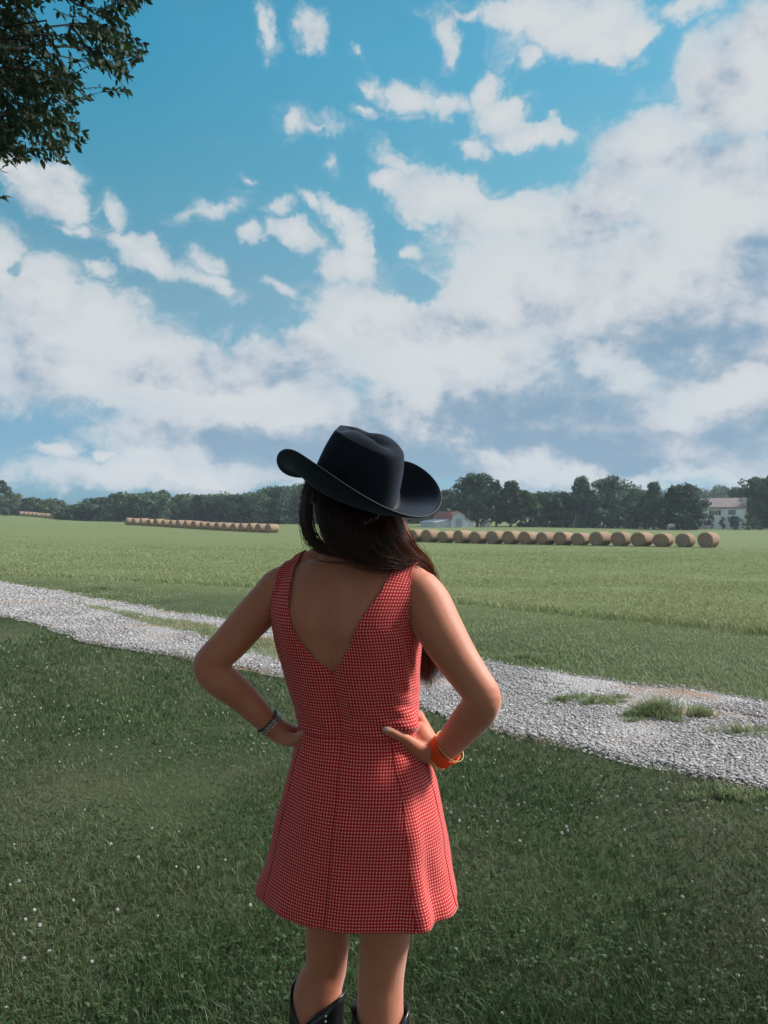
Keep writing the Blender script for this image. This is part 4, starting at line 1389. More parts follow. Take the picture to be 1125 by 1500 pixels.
    m.color(m.ramp(m.attr('tint'), [(0, (.016, .007, .005)), (.45, (.048, .018, .010)), (.8, (.15, .048, .022)), (1, (.28, .09, .042))]))
    m.b.inputs['Subsurface Weight'].default_value = 0
    tr = m.N.new('ShaderNodeBsdfTranslucent'); tr.inputs[0].default_value = (.30, .075, .03, 1)
    ms = m.N.new('ShaderNodeMixShader'); ms.inputs[0].default_value = .22
    m.L.new(m.b.outputs[0], ms.inputs[1]); m.L.new(tr.outputs[0], ms.inputs[2]); m.L.new(ms.outputs[0], m.N['Material Output'].inputs[0])
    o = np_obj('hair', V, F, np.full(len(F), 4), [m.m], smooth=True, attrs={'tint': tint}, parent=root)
    # scalp cap and the dense inside of the hair
    bm = bmesh.new()
    bmesh.ops.create_uvsphere(bm, u_segments=32, v_segments=20, radius=1)
    for v in bm.verts:
        p = v.co.copy()
        v.co = HC + HR * p.x * .084 + HF * (p.y * .098 - .003) + Vector((0, 0, p.z * .095 + .016))
    dele = [v for v in bm.verts if (v.co - HC).dot(HF) > .045 and v.co.z < HC.z + .05]
    bmesh.ops.delete(bm, geom=dele, context='VERTS')
    for gi in range(2, 7):
        c = C[gi].copy(); c[:, 1] += .012
        rr = np.interp(u, [0, .3, .5, .62, 1], [.014, .012, .008, .006, .003])
        add_round_tube(bm, np.hstack([c[:24], rr[:24, None]]), 8)
    for a_, b_ in ((482, 735), (505, 735), (530, 740), (552, 745), (515, 768), (540, 770), (562, 765)):
        add_round_tube(bm, [pr(a_, 722, 1.715, 24), pr(a_ + 3, b_ + 12, 1.69, 24), pr(a_ + 12, b_ + 34, 1.668, 18)], 12)
    dk = simple('hair_mass', (.012, .006, .005), .6)
    bm_obj('hair_mass', bm, dk, root, True)
    return o


def build_boots(root):
    leather = Mat('black_leather', .28, .5)
    leather.color(leather.ramp(leather.noise(25, 4, .6, leather.obj()), [(.3, (.006, .006, .007)), (.7, (.012, .012, .013))]))
    leather.bump(leather.noise(130, 4, .7, leather.obj()), .35, .001)
    sole = simple('boot_sole', (.03, .022, .018), .7)
    thr = Mat('white_stitching', .5, .3).color((.6, .6, .58)).m
    for Lg, fd, vdir, zt, lab in ((LEG_L, Vector((.50, .86, 0)).normalized(), R(-30), .397, 0), (LEG_R, Vector((.10, .99, 0)).normalized(), R(-4), .402, 1)):
        a = Vector(Lg[-1][:3]); g = float(gz(a.x, a.y))
        boot = empty('cowboy_boot'); boot.parent = root
        boot.location = (a.x, a.y, g)
        L4 = np.array(Lg)
        bm = bmesh.new()
        NS = 48
        def axis(z):
            o_ = np.argsort(L4[:, 2])
            return np.interp(z, L4[o_, 2], L4[o_, 0]) - a.x, np.interp(z, L4[o_, 2], L4[o_, 1]) - a.y
        rows = []
        for i in range(16):
            f = i / 15
            ring = []
            for k in range(NS):
                t = 2 * math.pi * k / NS            # 0 towards the camera (back), grows to the right
                dlt = t - vdir
                c2 = abs(math.sin(dlt))
                top = zt + .062 * (c2 ** .8) - .018
                z = .09 * (1 - f) + top * f
                r = np.interp(z, [.08, .14, .22, .32, .48], [.043, .045, .056, .0605, .0615])
                x, y = axis(z)
                ring.append(bm.verts.new((x + math.sin(t) * r, y - math.cos(t) * r, z)))
            rows.append(ring)
        for i in range(15):
            for k in range(NS):
                bm.faces.new((rows[i][k], rows[i][(k + 1) % NS], rows[i + 1][(k + 1) % NS], rows[i + 1][k]))
        toprow = [(v.co.x, v.co.y, v.co.z, .0028) for v in rows[-1]]
        sh = bm_obj('shaft', bm, leather.m, boot, True)
        s_ = sh.modifiers.new('so', 'SOLIDIFY'); s_.thickness = .003; s_.offset = -1
        bm = bmesh.new(); add_tube(bm, toprow + [toprow[0], ], 8, caps=False)
        bm_obj('top_binding', bm, leather.m, boot, True)
        bm = bmesh.new()
        for q in range(5):
            z = zt + .018 - q * .011
            x, y = axis(z)
            t = vdir + R(52)
            c = Vector((x + math.sin(t) * .0632, y - math.cos(t) * .0632, z))
            bmesh.ops.create_uvsphere(bm, u_segments=8, v_segments=6, radius=.0022, matrix=Matrix.Translation(c))
        bm_obj('stitching', bm, thr, boot, True)
        # foot
        bm = bmesh.new()
        fr = [(-.045, .036, .062, .040), (-.02, .040, .075, .05), (.03, .040, .062, .06), (.08, .045, .042, .05), (.13, .046, .034, .045), (.17, .036, .028, .04), (.20, .018, .02, .035), (.215, .006, .01, .03)]
        rt = fd.cross(Vector((0, 0, 1)))
        rings = []
        for f_, w, h, zc in catmull(fr, 22):
            rings.append([bm.verts.new(fd * f_ + rt * (w * math.cos(q)) + Vector((0, 0, max(.014, zc + h * math.sin(q))))) for q in np.linspace(0, 2 * math.pi, 20, endpoint=False)])
        for i in range(len(rings) - 1):
            for k in range(20): bm.faces.new((rings[i][k], rings[i][(k + 1) % 20], rings[i + 1][(k + 1) % 20], rings[i + 1][k]))
        bm.faces.new(rings[0][::-1]); bm.faces.new(rings[-1])
        bmesh.ops.recalc_face_normals(bm, faces=bm.faces)
        bm_obj('foot', bm, leather.m, boot, True)
        bm = bmesh.new()
        out = [(fd * f_ + rt * w * s) for f_, w, s in [(.215, .0, 1), (.19, .028, 1), (.15, .046, 1), (.08, .047, 1), (.02, .036, 1), (.02, .036, -1), (.08, .047, -1), (.15, .046, -1), (.19, .028, -1)]]
        lo = [bm.verts.new((p.x, p.y, .002)) for p in out]; hi = [bm.verts.new((p.x, p.y, .014)) for p in out]
        bm.faces.new(lo[::-1]); bm.faces.new(hi)
        for k in range(len(out)): bm.faces.new((lo[k], lo[(k + 1) % len(out)], hi[(k + 1) % len(out)], hi[k]))
        hl = [fd * f_ + rt * w for f_, w in ((.02, .03), (.02, -.03), (-.03, -.03), (-.045, 0), (-.03, .03))]
        lo = [bm.verts.new((p.x * .9, p.y * .9, .0)) for p in hl]; hi = [bm.verts.new((p.x, p.y, .04)) for p in hl]
        bm.faces.new(lo[::-1]); bm.faces.new(hi)
        for k in range(5): bm.faces.new((lo[k], lo[(k + 1) % 5], hi[(k + 1) % 5], hi[k]))
        bmesh.ops.recalc_face_normals(bm, faces=bm.faces)
        bm_obj('sole', bm, sole, boot)
        tag(boot, 'black leather cowboy boot with a V scooped top')


def build_jewellery(root):
    silver = Mat('silver', .25, .5); silver.color((.6, .6, .58)); silver.b.inputs['Metallic'].default_value = 1
    dark = Mat('dark_beads', .3, .5).color((.03, .03, .035)).m
    # chain bracelet on the left wrist
    br = empty('chain_bracelet'); br.parent = root
    c = Vector(P(396, 1060, 1.7365)); ax = (P(404, 1067, 1.74) - P(375, 1041, 1.73)).normalized()
    u = ax.orthogonal().normalized(); w = ax.cross(u)
    r0 = .0285
    bm = bmesh.new()
    for row in (0, 1):
        n = 26
        for k in range(n):
            t = 2 * math.pi * k / n
            p = c + ax * (row * .007 - .0035 + .002 * math.sin(t * 2)) + (u * math.cos(t) + w * math.sin(t)) * r0
            tan = (-u * math.sin(t) + w * math.cos(t))
            rad = (u * math.cos(t) + w * math.sin(t))
            side = ax if k % 2 else rad
            q = []
            for e in range(9):
                g = 2 * math.pi * e / 8
                q.append((*(p + tan * math.cos(g) * .0046 + side * math.sin(g) * .0024), .0009))
            add_tube(bm, q, 5, caps=False)
    bm_obj('links', bm, silver.m, br, True)
    bm = bmesh.new()
    for k in range(22):
        t = 2 * math.pi * k / 22
        p = c - ax * .010 + (u * math.cos(t) + w * math.sin(t)) * (r0 - .0005)
        bmesh.ops.create_uvsphere(bm, u_segments=8, v_segments=6, radius=.0030, matrix=Matrix.Translation(p))
    bm_obj('beads', bm, dark, br, True)
    tag(br, 'silver chain bracelet with a string of dark beads')
    # orange cuff and fine bangles on the right wrist
    cu = empty('cuff_bracelet'); cu.parent = root
    c = Vector(P(650, 1098, 1.652)); ax = (P(647, 1101, 1.66) - P(672, 1073, 1.61)).normalized()
    ax = (ax + Vector((-.35, 0, .0))).normalized()
    u = ax.orthogonal().normalized(); w = ax.cross(u)
    om = Mat('orange_resin', .25, .5)
    om.color(om.ramp(om.noise(22, 3, .6, om.obj()), [(.3, (.85, .10, .015)), (.7, (.95, .22, .03))]))
    tr = om.N.new('ShaderNodeBsdfTranslucent'); tr.inputs[0].default_value = (1, .16, .02, 1)
    ms = om.N.new('ShaderNodeMixShader'); ms.inputs[0].default_value = .5
    om.L.new(om.b.outputs[0], ms.inputs[1]); om.L.new(tr.outputs[0], ms.inputs[2]); om.L.new(ms.outputs[0], om.N['Material Output'].inputs[0])
    bm = bmesh.new()
    rr = [[bm.verts.new(c + ax * (-.014 + .028 * i / 6) + (u * math.cos(t) + w * math.sin(t)) * (.0335 + .0018 * (abs(i - 3) / 3) ** 2 + .0012 * math.sin(t * 9 + i))) for t in np.linspace(0, 2 * math.pi, 48, endpoint=False)] for i in range(7)]
    for i in range(6):
        for k in range(48): bm.faces.new((rr[i][k], rr[i][(k + 1) % 48], rr[i + 1][(k + 1) % 48], rr[i + 1][k]))
    b = bm_obj('cuff', bm, om.m, cu, True)
    s = b.modifiers.new('s', 'SOLIDIFY'); s.thickness = .0018
    gold = Mat('gold', .25, .5); gold.color((.75, .48, .2)); gold.b.inputs['Metallic'].default_value = 1
    for da, r_, tl in ((.019, .0345, .06), (.024, .0345, -.05), (-.019, .0375, .18)):
        bm = bmesh.new()
        a2 = (ax + u * tl).normalized(); u2 = a2.orthogonal().normalized(); w2 = a2.cross(u2)
        add_tube(bm, [(*(c + ax * da + (u2 * math.cos(t) + w2 * math.sin(t)) * r_), .0011) for t in np.linspace(0, 2 * math.pi, 41)], 6, caps=False)
        bm_obj('bangle', bm, gold.m, cu, True)
    tag(cu, 'wide bright orange cuff with thin gold bangles')


def build_woman():
    g = float(gz(-.05, 1.7))
    root = empty('person', (0, 0, 0))
    tag(root, 'woman in red gingham dress and black cowboy hat, hands on hips, seen from behind', 'person')
    tb, fb = build_body(root)
    build_dress(root, tb, fb)
    build_hat(root)
    build_hair(root)
    build_boots(root)
    build_jewellery(root)
    # the Empty stands on the ground under her
    base = Vector((-.05, 1.70, g))
    root.location = base
    for c in root.children:
        c.matrix_basis = Matrix.Translation(-base) @ c.matrix_basis
    return root


# ------------------------------------------------------------------ far things
def leaf_mat(name, lo, mid, hi, trans=.25):
    m = Mat(name, .65, .25)
    c = m.ramp(m.attr('tint'), [(0, lo), (.5, mid), (1, hi)])
    m.color(c)
    tr = m.N.new('ShaderNodeBsdfTranslucent'); m.L.new(c, tr.inputs[0])
    ms = m.N.new('ShaderNodeMixShader'); ms.inputs[0].default_value = trans
    m.L.new(m.b.outputs[0], ms.inputs[1]); m.L.new(tr.outputs[0], ms.inputs[2])
    m.L.new(ms.outputs[0], m.N['Material Output'].inputs[0])
    return m.m


def leaf_quads(P0, size, tint):
    """randomly turned leaf sprays; returns verts, faces, counts, tint"""
    n = len(P0)
    d1 = rng.normal(0, 1, (n, 3)); d1 /= np.linalg.norm(d1, axis=1, keepdims=True)
    d2 = np.cross(d1, rng.normal(0, 1, (n, 3))); d2 /= np.linalg.norm(d2, axis=1, keepdims=True)
    s = (size * rng.uniform(.6, 1.3, n))[:, None]
    V = np.stack([P0 - d1 * s * .5, P0 + d2 * s * .28, P0 + d1 * s * .5, P0 - d2 * s * .28], 1)
    return V, np.arange(n * 4), np.full(n, 4), np.repeat(tint, 4)


def crown_points(r, h, z0, nclump, per, shape='round', csize=.28, seed=0):
    g = np.random.default_rng(seed)
    out, tint = [], []
    for i in range(nclump):
        f = g.uniform(0, 1) ** .8
        zz = f
        if shape == 'cone': rr = (1 - f) ** .8 * .95 + .05
        elif shape == 'oval': rr = math.sin(math.pi * min(.97, .10 + f * .85)) ** .6
        else: rr = math.sqrt(max(0, 1 - (2 * f - .9) ** 2 / 1.25))
        a = g.uniform(0, 6.283)
        q = g.uniform(.35, 1) ** .5
        wob_ = 1 + .28 * math.sin(a * 2 + seed) + .18 * math.sin(a * 5 + seed * 3)
        c = np.array([math.cos(a) * r * rr * q * wob_, math.sin(a) * r * rr * q * wob_, z0 + h * zz])
        cs = csize * r * g.uniform(.5, 1.25)
        p = g.normal(0, 1, (per, 3)); p /= np.linalg.norm(p, axis=1, keepdims=True)
        p *= (g.uniform(.3, 1, (per, 1)) ** .5) * cs * np.array([1.15, 1.15, .8])
        out.append(c + p)
        t = np.clip(g.normal(.45, .22) + g.normal(0, .15, per), 0, 1)
        tint.append(t)
    return np.concatenate(out), np.concatenate(tint)


def build_trunk(h, r, limbs, parent, mat, seed=0, lean=.03):
    g = random.Random(seed)
    bm = bmesh.new()
    top = (g.uniform(-lean, lean) * h, g.uniform(-lean, lean) * h)
    add_tube(bm, catmull([(0, 0, -.3, r * 1.35), (0, 0, .4, r), (top[0] * .4, top[1] * .4, h * .5, r * .7), (top[0], top[1], h, r * .25)], 12), 8)
    for i in range(limbs):
        z = h * g.uniform(.3, .85); a = g.uniform(0, 6.28); L_ = h * g.uniform(.2, .42)
        k = z / h
        x0, y0 = top[0] * k, top[1] * k
        add_tube(bm, catmull([(x0, y0, z, r * .4), (x0 + math.cos(a) * L_ * .5, y0 + math.sin(a) * L_ * .5, z + L_ * .25, r * .25), (x0 + math.cos(a) * L_, y0 + math.sin(a) * L_, z + L_ * .6, r * .08)], 6), 6)
    return bm_obj('trunk', bm, mat, parent, True)


def build_bales():
    m = Mat('hay', .95, .1)
    tc = m.obj()
    oi = m.N.new('ShaderNodeObjectInfo')
    base = m.ramp(m.noise(6, 6, .7, tc, scl=(1, 3, 1)), [(.3, (.21, .135, .085)), (.55, (.33, .225, .145)), (.75, (.43, .305, .205))])
    m.color(m.mix(m.math('MULTIPLY', oi.outputs['Random'], .35), base, (.17, .12, .08)))
    m.bump(m.noise(40, 5, .8, tc), .7, .03)
    me_ = Mat('hay_end', .95, .1)
    sp = me_.N.new('ShaderNodeSeparateXYZ'); me_.L.new(me_.obj(), sp.inputs[0])
    rr = me_.math('SQRT', me_.math('ADD', me_.math('POWER', sp.outputs[0], 2), me_.math('POWER', me_.math('SUBTRACT', sp.outputs[2], .58), 2)))
    rings = me_.math('SINE', me_.math('ADD', me_.math('MULTIPLY', rr, 60), me_.math('MULTIPLY', me_.noise(5, 4, .6, me_.obj()), 9)))
    me_.color(me_.ramp(me_.math('ADD', me_.math('MULTIPLY', rings, .2), me_.noise(9, 5, .7, me_.obj())), [(.25, (.20, .125, .08)), (.5, (.33, .215, .14)), (.8, (.45, .31, .21))]))
    me_.bump(rings, .6, .02)
    dark = Mat('weathered_hay_end', .95, .1)
    dark.color(dark.ramp(dark.noise(8, 6, .7, dark.obj()), [(.3, (.22, .16, .12)), (.7, (.34, .25, .19))]))
    protos = {}
    for kind in ('tan', 'dark'):
        for v in range(3):
            g = random.Random(v)
            RR, LL = .60, 1.35
            bm = bmesh.new()
            NS, NL = 36, 10
            rings_ = []
            def rad(k, j): 
                t = 2 * math.pi * k / NS
                sag = -.035 * max(0, -math.cos(t)) ** 3
                return RR + sag + .02 * mnoise.noise(Vector((math.cos(t) * 2 + v, math.sin(t) * 2, j * .5)))
            for j in range(NL + 1):
                y = -LL / 2 + LL * j / NL
                rf = .965 if j in (0, NL) else 1
                rings_.append([bm.verts.new((math.sin(2 * math.pi * k / NS) * rad(k, j) * rf * 1.02, y, .57 - math.cos(2 * math.pi * k / NS) * rad(k, j) * rf)) for k in range(NS)])
            for j in range(NL):
                for k in range(NS): bm.faces.new((rings_[j][k], rings_[j][(k + 1) % NS], rings_[j + 1][(k + 1) % NS], rings_[j + 1][k]))
            for end, sgn in ((0, -1), (NL, 1)):
                prev = rings_[end]
                for q in (.75, .45, .15):
                    cur = [bm.verts.new((p.co.x * q / (1 if True else 1), sgn * (LL / 2 + .012 * (1 - q) + .01 * mnoise.noise(Vector((p.co.x * 6 * q, q, p.co.z * 6)))), .57 + (p.co.z - .57) * q)) for p in rings_[end]]
                    for k in range(NS): bm.faces.new((prev[k], prev[(k + 1) % NS], cur[(k + 1) % NS], cur[k])).material_index = 1
                    prev = cur
                bm.faces.new(prev).material_index = 1
            bmesh.ops.recalc_face_normals(bm, faces=bm.faces)
            me = bpy.data.meshes.new('hay_bale'); bm.to_mesh(me); bm.free()
            me.materials.append(m.m); me.materials.append(me_.m if kind == 'tan' else dark.m)
            for p in me.polygons: p.use_smooth = True
            protos[kind, v] = me
    ordn = ['rightmost', 'second', 'third', 'fourth', 'fifth', 'sixth', 'seventh', 'eighth', 'ninth', 'tenth', 'eleventh', 'twelfth', 'thirteenth', 'fourteenth', 'fifteenth', 'sixteenth', 'seventeenth', 'eighteenth', 'nineteenth', 'twentieth']
    def row(pts, az, grp, where, darks=(), jit=4):
        for i, (px, d, sc) in enumerate(pts):
            X = (px - CX) / FPX * d
            kind = 'dark' if i in darks else 'tan'
            o = bpy.data.objects.new('hay_bale', protos[kind, i % 3])
            o.location = (X, d, float(gz(X, d)) - .02)
            o.rotation_euler = (R(random.uniform(-1.5, 1.5)), R(random.uniform(-2, 2)), -R(az + random.uniform(-jit, jit) * 1.8))
            o.scale = (sc * random.uniform(.95, 1.07), sc * random.uniform(.92, 1.08), sc * random.uniform(.93, 1.05))
            link(o)
            col = 'dark brown' if kind == 'dark' else 'tan'
            pos = 'rightmost bale' if i == 0 else ordn[i] + ' bale from the right'
            tag(o, f'{col} bale, {pos} {where}', 'hay bale', grp)
    pr_ = [1040, 1006, 974, 943, 912, 882, 853, 828, 802, 777, 752, 728, 704, 680, 656, 633, 612]
    row([(x - 2, 59 + (1040 - x) / 428 * 12.5, 1.0) for x in pr_], 47, 'round hay bales in the long row right of the woman', 'in the row right of the woman', (0, 1, 5, 11), 4)
    n = 19
    pl = [398 - (398 - 190) * (i / (n - 1)) ** .93 for i in range(n)]
    row([(x, 1 / (1 / 97 + (1 / 127 - 1 / 97) * (398 - x) / 208), 1.0) for x in pl], 52, 'round hay bales in the row left of the woman', 'in the row left of the woman', (), 5)
    n = 10
    row([(84 - 58 * i / (n - 1), 185 + 20 * i / (n - 1), 1.0) for i in range(n)], 60, 'round hay bales in the far row at the left edge', 'in the farthest row at the left edge', (), 5)


def window(parent, x, z, w, h, y, glass, white, dark, shutters=True, panes=3):
    """on a wall facing -Y at depth y (local)"""
    bm = bmesh.new()
    add_box(bm, x - w / 2 - .06, x + w / 2 + .06, y - .05, y - .005, z - .06, z + h + .06)
    fr = bm_obj('window', bm, white, parent)
    bm = bmesh.new()
    pw = w / panes
    for i in range(panes): add_box(bm, x - w / 2 + i * pw + .04, x - w / 2 + (i + 1) * pw - .04, y - .062, y - .052, z + .03, z + h - .03)
    bm_obj('pane', bm, glass, fr)
    if shutters:
        for s in (-1, 1):
            bm = bmesh.new()
            xc = x + s * (w / 2 + .28)
            add_box(bm, xc - .19, xc + .19, y - .07, y - .004, z - .06, z + h + .06)
            for q in range(8): add_box(bm, xc - .15, xc + .15, y - .085, y - .072, z + q * h / 8, z + q * h / 8 + .09)
            bm_obj('shutter', bm, dark, parent)


def build_house():
    white = Mat('white_siding', .7, .3)
    sp = white.N.new('ShaderNodeSeparateXYZ'); white.L.new(white.obj(), sp.inputs[0])
    fr = white.math('FRACT', white.math('MULTIPLY', sp.outputs[2], 5))
    white.color(white.ramp(white.noise(.8, 5, .6, white.obj()), [(.3, (.84, .81, .80)), (.7, (.90, .87, .86))]))
    white.bump(fr, .5, .02)
    roof = simple('brown_shingles', (.20, .165, .155), .9, .25, 3)
    dark = simple('black_shutters', (.03, .03, .035), .6)
    glass = Mat('window_glass', .08, .6).color((.05, .06, .07)).m
    teal = simple('teal_canvas', (.0, .16, .15), .8, .2, 2)
    trim = simple('white_trim', (.7, .68, .67), .6, .05)
    D = 150.0
    c = P(1058, 768, D)
    root = empty('farmhouse', (c.x, D, float(gz(c.x, D)) - .1), R(-16))
    k = D / FPX            # metres per px
    W0, W1, DP, H_ = -35 * k, 33 * k * .86, 5.2, 4.05
    W0, W1 = -4.6, 3.9
    bm = bmesh.new()
    z1 = 4.35
    zr = 6.05
    # body with gables at both ends
    add_box(bm, W0, W1, 0, 7.5, 0, z1)
    for x in (W0 + .001, W1 - .001):
        vs = [bm.verts.new((x, 0, z1)), bm.verts.new((x, 7.5, z1)), bm.verts.new((x, 3.75, zr))]
        bm.faces.new(vs)
    bm_obj('wall', bm, white.m, root)
    bm = bmesh.new()
    def slab(p, th=.16):
        lo = [bm.verts.new(q) for q in p]; hi = [bm.verts.new((q[0], q[1], q[2] + th)) for q in p]
        bm.faces.new(lo[::-1]); bm.faces.new(hi)
        for i in range(4): bm.faces.new((lo[i], lo[(i + 1) % 4], hi[(i + 1) % 4], hi[i]))
    slab([(W0 - .4, -.4, z1 - .15), (W1 + .35, -.4, z1 - .15), (W1 + .35, 3.75, zr + .02), (W0 - .4, 3.75, zr + .02)])
    slab([(W0 - .4, 3.751, zr + .02), (W1 + .35, 3.751, zr + .02), (W1 + .35, 7.9, z1 - .15), (W0 - .4, 7.9, z1 - .15)])
    rf = bm_obj('roof', bm, roof, root)
    bm = bmesh.new()
    add_box(bm, W1 + .01, W1 + .85, 2.6, 4.4, 0, zr + .05); add_box(bm, W1 - .03, W1 + .92, 2.52, 4.48, zr + .052, zr + .2)
    bm_obj('chimney', bm, trim, root)
    window(root, -1.3, 2.85, 1.1, .85, 0, glass, trim, dark, True, 3)
    window(root, 1.75, 2.85, 1.3, .95, 0, glass, trim, dark, False, 4)
    window(root, .15, .95, .45, .45, 0, glass, trim, dark, False, 1)
    window(root, 2.2, .55, 1.7, 1.3, 0, glass, trim, dark, False, 2)
    bm = bmesh.new()
    for i in range(8):
        x0 = .95 + i * .27
        vs = [(x0, -.02, 2.45), (x0 + .262, -.02, 2.45), (x0 + .262, -1.25, 1.85), (x0, -1.25, 1.85), (x0, -1.26, 1.55), (x0 + .262, -1.26, 1.55)]
        v = [bm.verts.new(q) for q in vs]
        bm.faces.new((v[0], v[1], v[2], v[3])); bm.faces.new((v[3], v[2], v[5], v[4]))
    aw = bm_obj('awning', bm, teal, root); s = aw.modifiers.new('s', 'SOLIDIFY'); s.thickness = .03
    # porch on the left
    bm = bmesh.new()
    lo = [(-6.9, -2.6, 1.72), (-2.4, -2.6, 1.72), (-2.4, .0, 2.25), (-6.9, .0, 2.25)]
    def slab2(p): slab(p, .12)
    slab2(lo)
    pc = bm_obj('porch_roof', bm, roof, root)
    for x in (-6.7, -5.2, -3.8, -2.6):
        bm = bmesh.new(); add_box(bm, x - .07, x + .07, -2.5, -2.36, 0, 1.74); bm_obj('post', bm, trim, root)
    bm = bmesh.new(); add_box(bm, -6.8, W0 - .002, .3, 5.0, 0, 2.3); bm_obj('side_wing', bm, white.m, root)
    window(root, -3.2, .8, 1.5, .9, 0, glass, trim, dark, False, 3)
    tag(root, 'white two storey farmhouse with brown roof, teal awning and end chimney', 'house')
    return root, D


def build_barn():
    D = 140.0
    grey = simple('pale_blue_boards', (.50, .54, .58), .8, .12, 2)
    red = simple('rusty_red_roof', (.27, .10, .075), .8, .25, 3)
    pale = simple('pale_metal_roof', (.42, .44, .47), .7, .12, 2)
    door = simple('grey_door', (.28, .33, .37), .8, .1)
    c = P(672, 762, D)
    root = empty('barn', (c.x, D, float(gz(c.x, D)) - .1), R(20))
    hw = 1.55
    prof = [(-hw, 0), (-hw, 1.35), (-hw * .75, 2.35), (0, 2.95), (hw * .75, 2.35), (hw, 1.35), (hw, 0)]
    bm = bmesh.new()
    f = [bm.verts.new((x, 0, z)) for x, z in prof]; b = [bm.verts.new((x, 8, z)) for x, z in prof]
    bm.faces.new(f); bm.faces.new(b[::-1])
    for i in (0, 5): bm.faces.new((f[i], b[i], b[i + 1], f[i + 1]))
    bm_obj('wall', bm, grey, root)
    bm = bmesh.new()
    for i in (1, 2, 3, 4):
        (x0, z0), (x1, z1) = prof[i], prof[i + 1]
        v = [bm.verts.new(q) for q in ((x0 * 1.03, -.25, z0 + .03), (x1 * 1.03, -.25, z1 + .03), (x1 * 1.03, 8.2, z1 + .03), (x0 * 1.03, 8.2, z0 + .03))]
        bm.faces.new(v)
    r = bm_obj('roof', bm, red, root); s = r.modifiers.new('s', 'SOLIDIFY'); s.thickness = .08; s.offset = 1
    bm = bmesh.new(); add_box(bm, -.6, .6, -.05, -.003, 0, 1.7); bm_obj('door', bm, door, root)
    for s_, w in ((1, 1.6), (-1, 2.8)):
        bm = bmesh.new()
        x0, x1 = (hw + .003, hw + w) if s_ > 0 else (-hw - w, -hw - .003)
        hi_, lo_ = (1.5, .95) if s_ > 0 else (.95, 1.5)
        v = [bm.verts.new(q) for q in ((x0, .4, 0), (x1, .4, 0), (x1, .4, lo_ if s_ > 0 else 1.5), (x0, .4, hi_ if s_ > 0 else .95), (x0, 7.6, 0), (x1, 7.6, 0), (x1, 7.6, lo_ if s_ > 0 else 1.5), (x0, 7.6, hi_ if s_ > 0 else .95))]
        for q in ((0, 1, 2, 3), (5, 4, 7, 6), (1, 5, 6, 2), (4, 0, 3, 7)): bm.faces.new([v[i] for i in q])
        bm_obj('lean_to', bm, grey, root)
        bm = bmesh.new()
        z0, z1 = (hi_, lo_) if s_ > 0 else (.95, 1.5)
        v = [bm.verts.new(q) for q in ((x0 - .1 * (s_ < 0), .2, z0 + .02), (x1 + .15 * (s_ > 0), .2, z1 + .02), (x1 + .15 * (s_ > 0), 7.8, z1 + .02), (x0 - .1 * (s_ < 0), 7.8, z0 + .02))]
        bm.faces.new(v)
        r = bm_obj('lean_to_roof', bm, pale, root); q = r.modifiers.new('s', 'SOLIDIFY'); q.thickness = .07; q.offset = 1
    tag(root, 'small pale blue grey barn with a rusty red roof and low side sheds', 'barn')
    # a cream shed half hidden under the trees and a second white house behind the gap
    D2 = 146
    def shed(px, w, h, hr, lab, cat, name, D2, wallm, roofm):
        c = P(px, 765, D2)
        rt = empty(name, (c.x, D2, float(gz(c.x, D2)) - .1), R(8))
        bm = bmesh.new()
        add_box(bm, -w / 2, w / 2, 0, 4, 0, h)
        for y in (.001, 3.999):
            vs = [bm.verts.new((-w / 2, y, h)), bm.verts.new((w / 2, y, h)), bm.verts.new((0, y, hr))]
            bm.faces.new(vs if y < 1 else vs[::-1])
        bm_obj('wall', bm, wallm, rt)
        bm = bmesh.new()
        for s in (-1, 1):
            v = [bm.verts.new(q) for q in ((s * (w / 2 + .15), -.2, h - .08), (0, -.2, hr + .02), (0, 4.2, hr + .02), (s * (w / 2 + .15), 4.2, h - .08))]
            bm.faces.new(v)
        r = bm_obj('roof', bm, roofm, rt); s = r.modifiers.new('s', 'SOLIDIFY'); s.thickness = .08
        bm = bmesh.new(); add_box(bm, -w * .15, w * .15, -.05, -.003, 0, h * .8); bm_obj('door', bm, door, rt)
        tag(rt, lab, cat)
    cream = simple('cream_boards', (.55, .52, .45), .8, .1)
    wht = simple('white_boards', (.66, .63, .62), .8, .08)
    brn = simple('brown_roof', (.16, .12, .10), .9, .2)
    shed(715, 1.0, .8, 1.25, 'tiny cream shed under the dark trees right of the barn', 'shed', 'shed', 141, cream, brn)
    shed(849, 1.6, 1.3, 2.6, 'white gable end showing between two rounded trees', 'shed', 'shed', 152, wht, wht)
    shed(922, 5.5, 1.6, 2.4, 'low white bungalow half hidden by trees left of the farmhouse', 'house', 'bungalow', 158, wht, brn)
    c = P(984, 764, 140)
    rt = empty('storage_tank', (c.x, 140, float(gz(c.x, 140)) - .05), 0)
    bm = bmesh.new()
    add_round_tube(bm, [(-.35, 0, .75, .42), (.35, 0, .75, .42)], 16); bm_obj('tank', bm, wht, rt, True)
    bm = bmesh.new()
    for x in (-.4, .4): add_box(bm, x - .06, x + .06, -.3, .3, 0, .4)
    bm_obj('stand', bm, door, rt)
    tag(rt, 'small white tank on legs at the foot of the trees', 'tank')


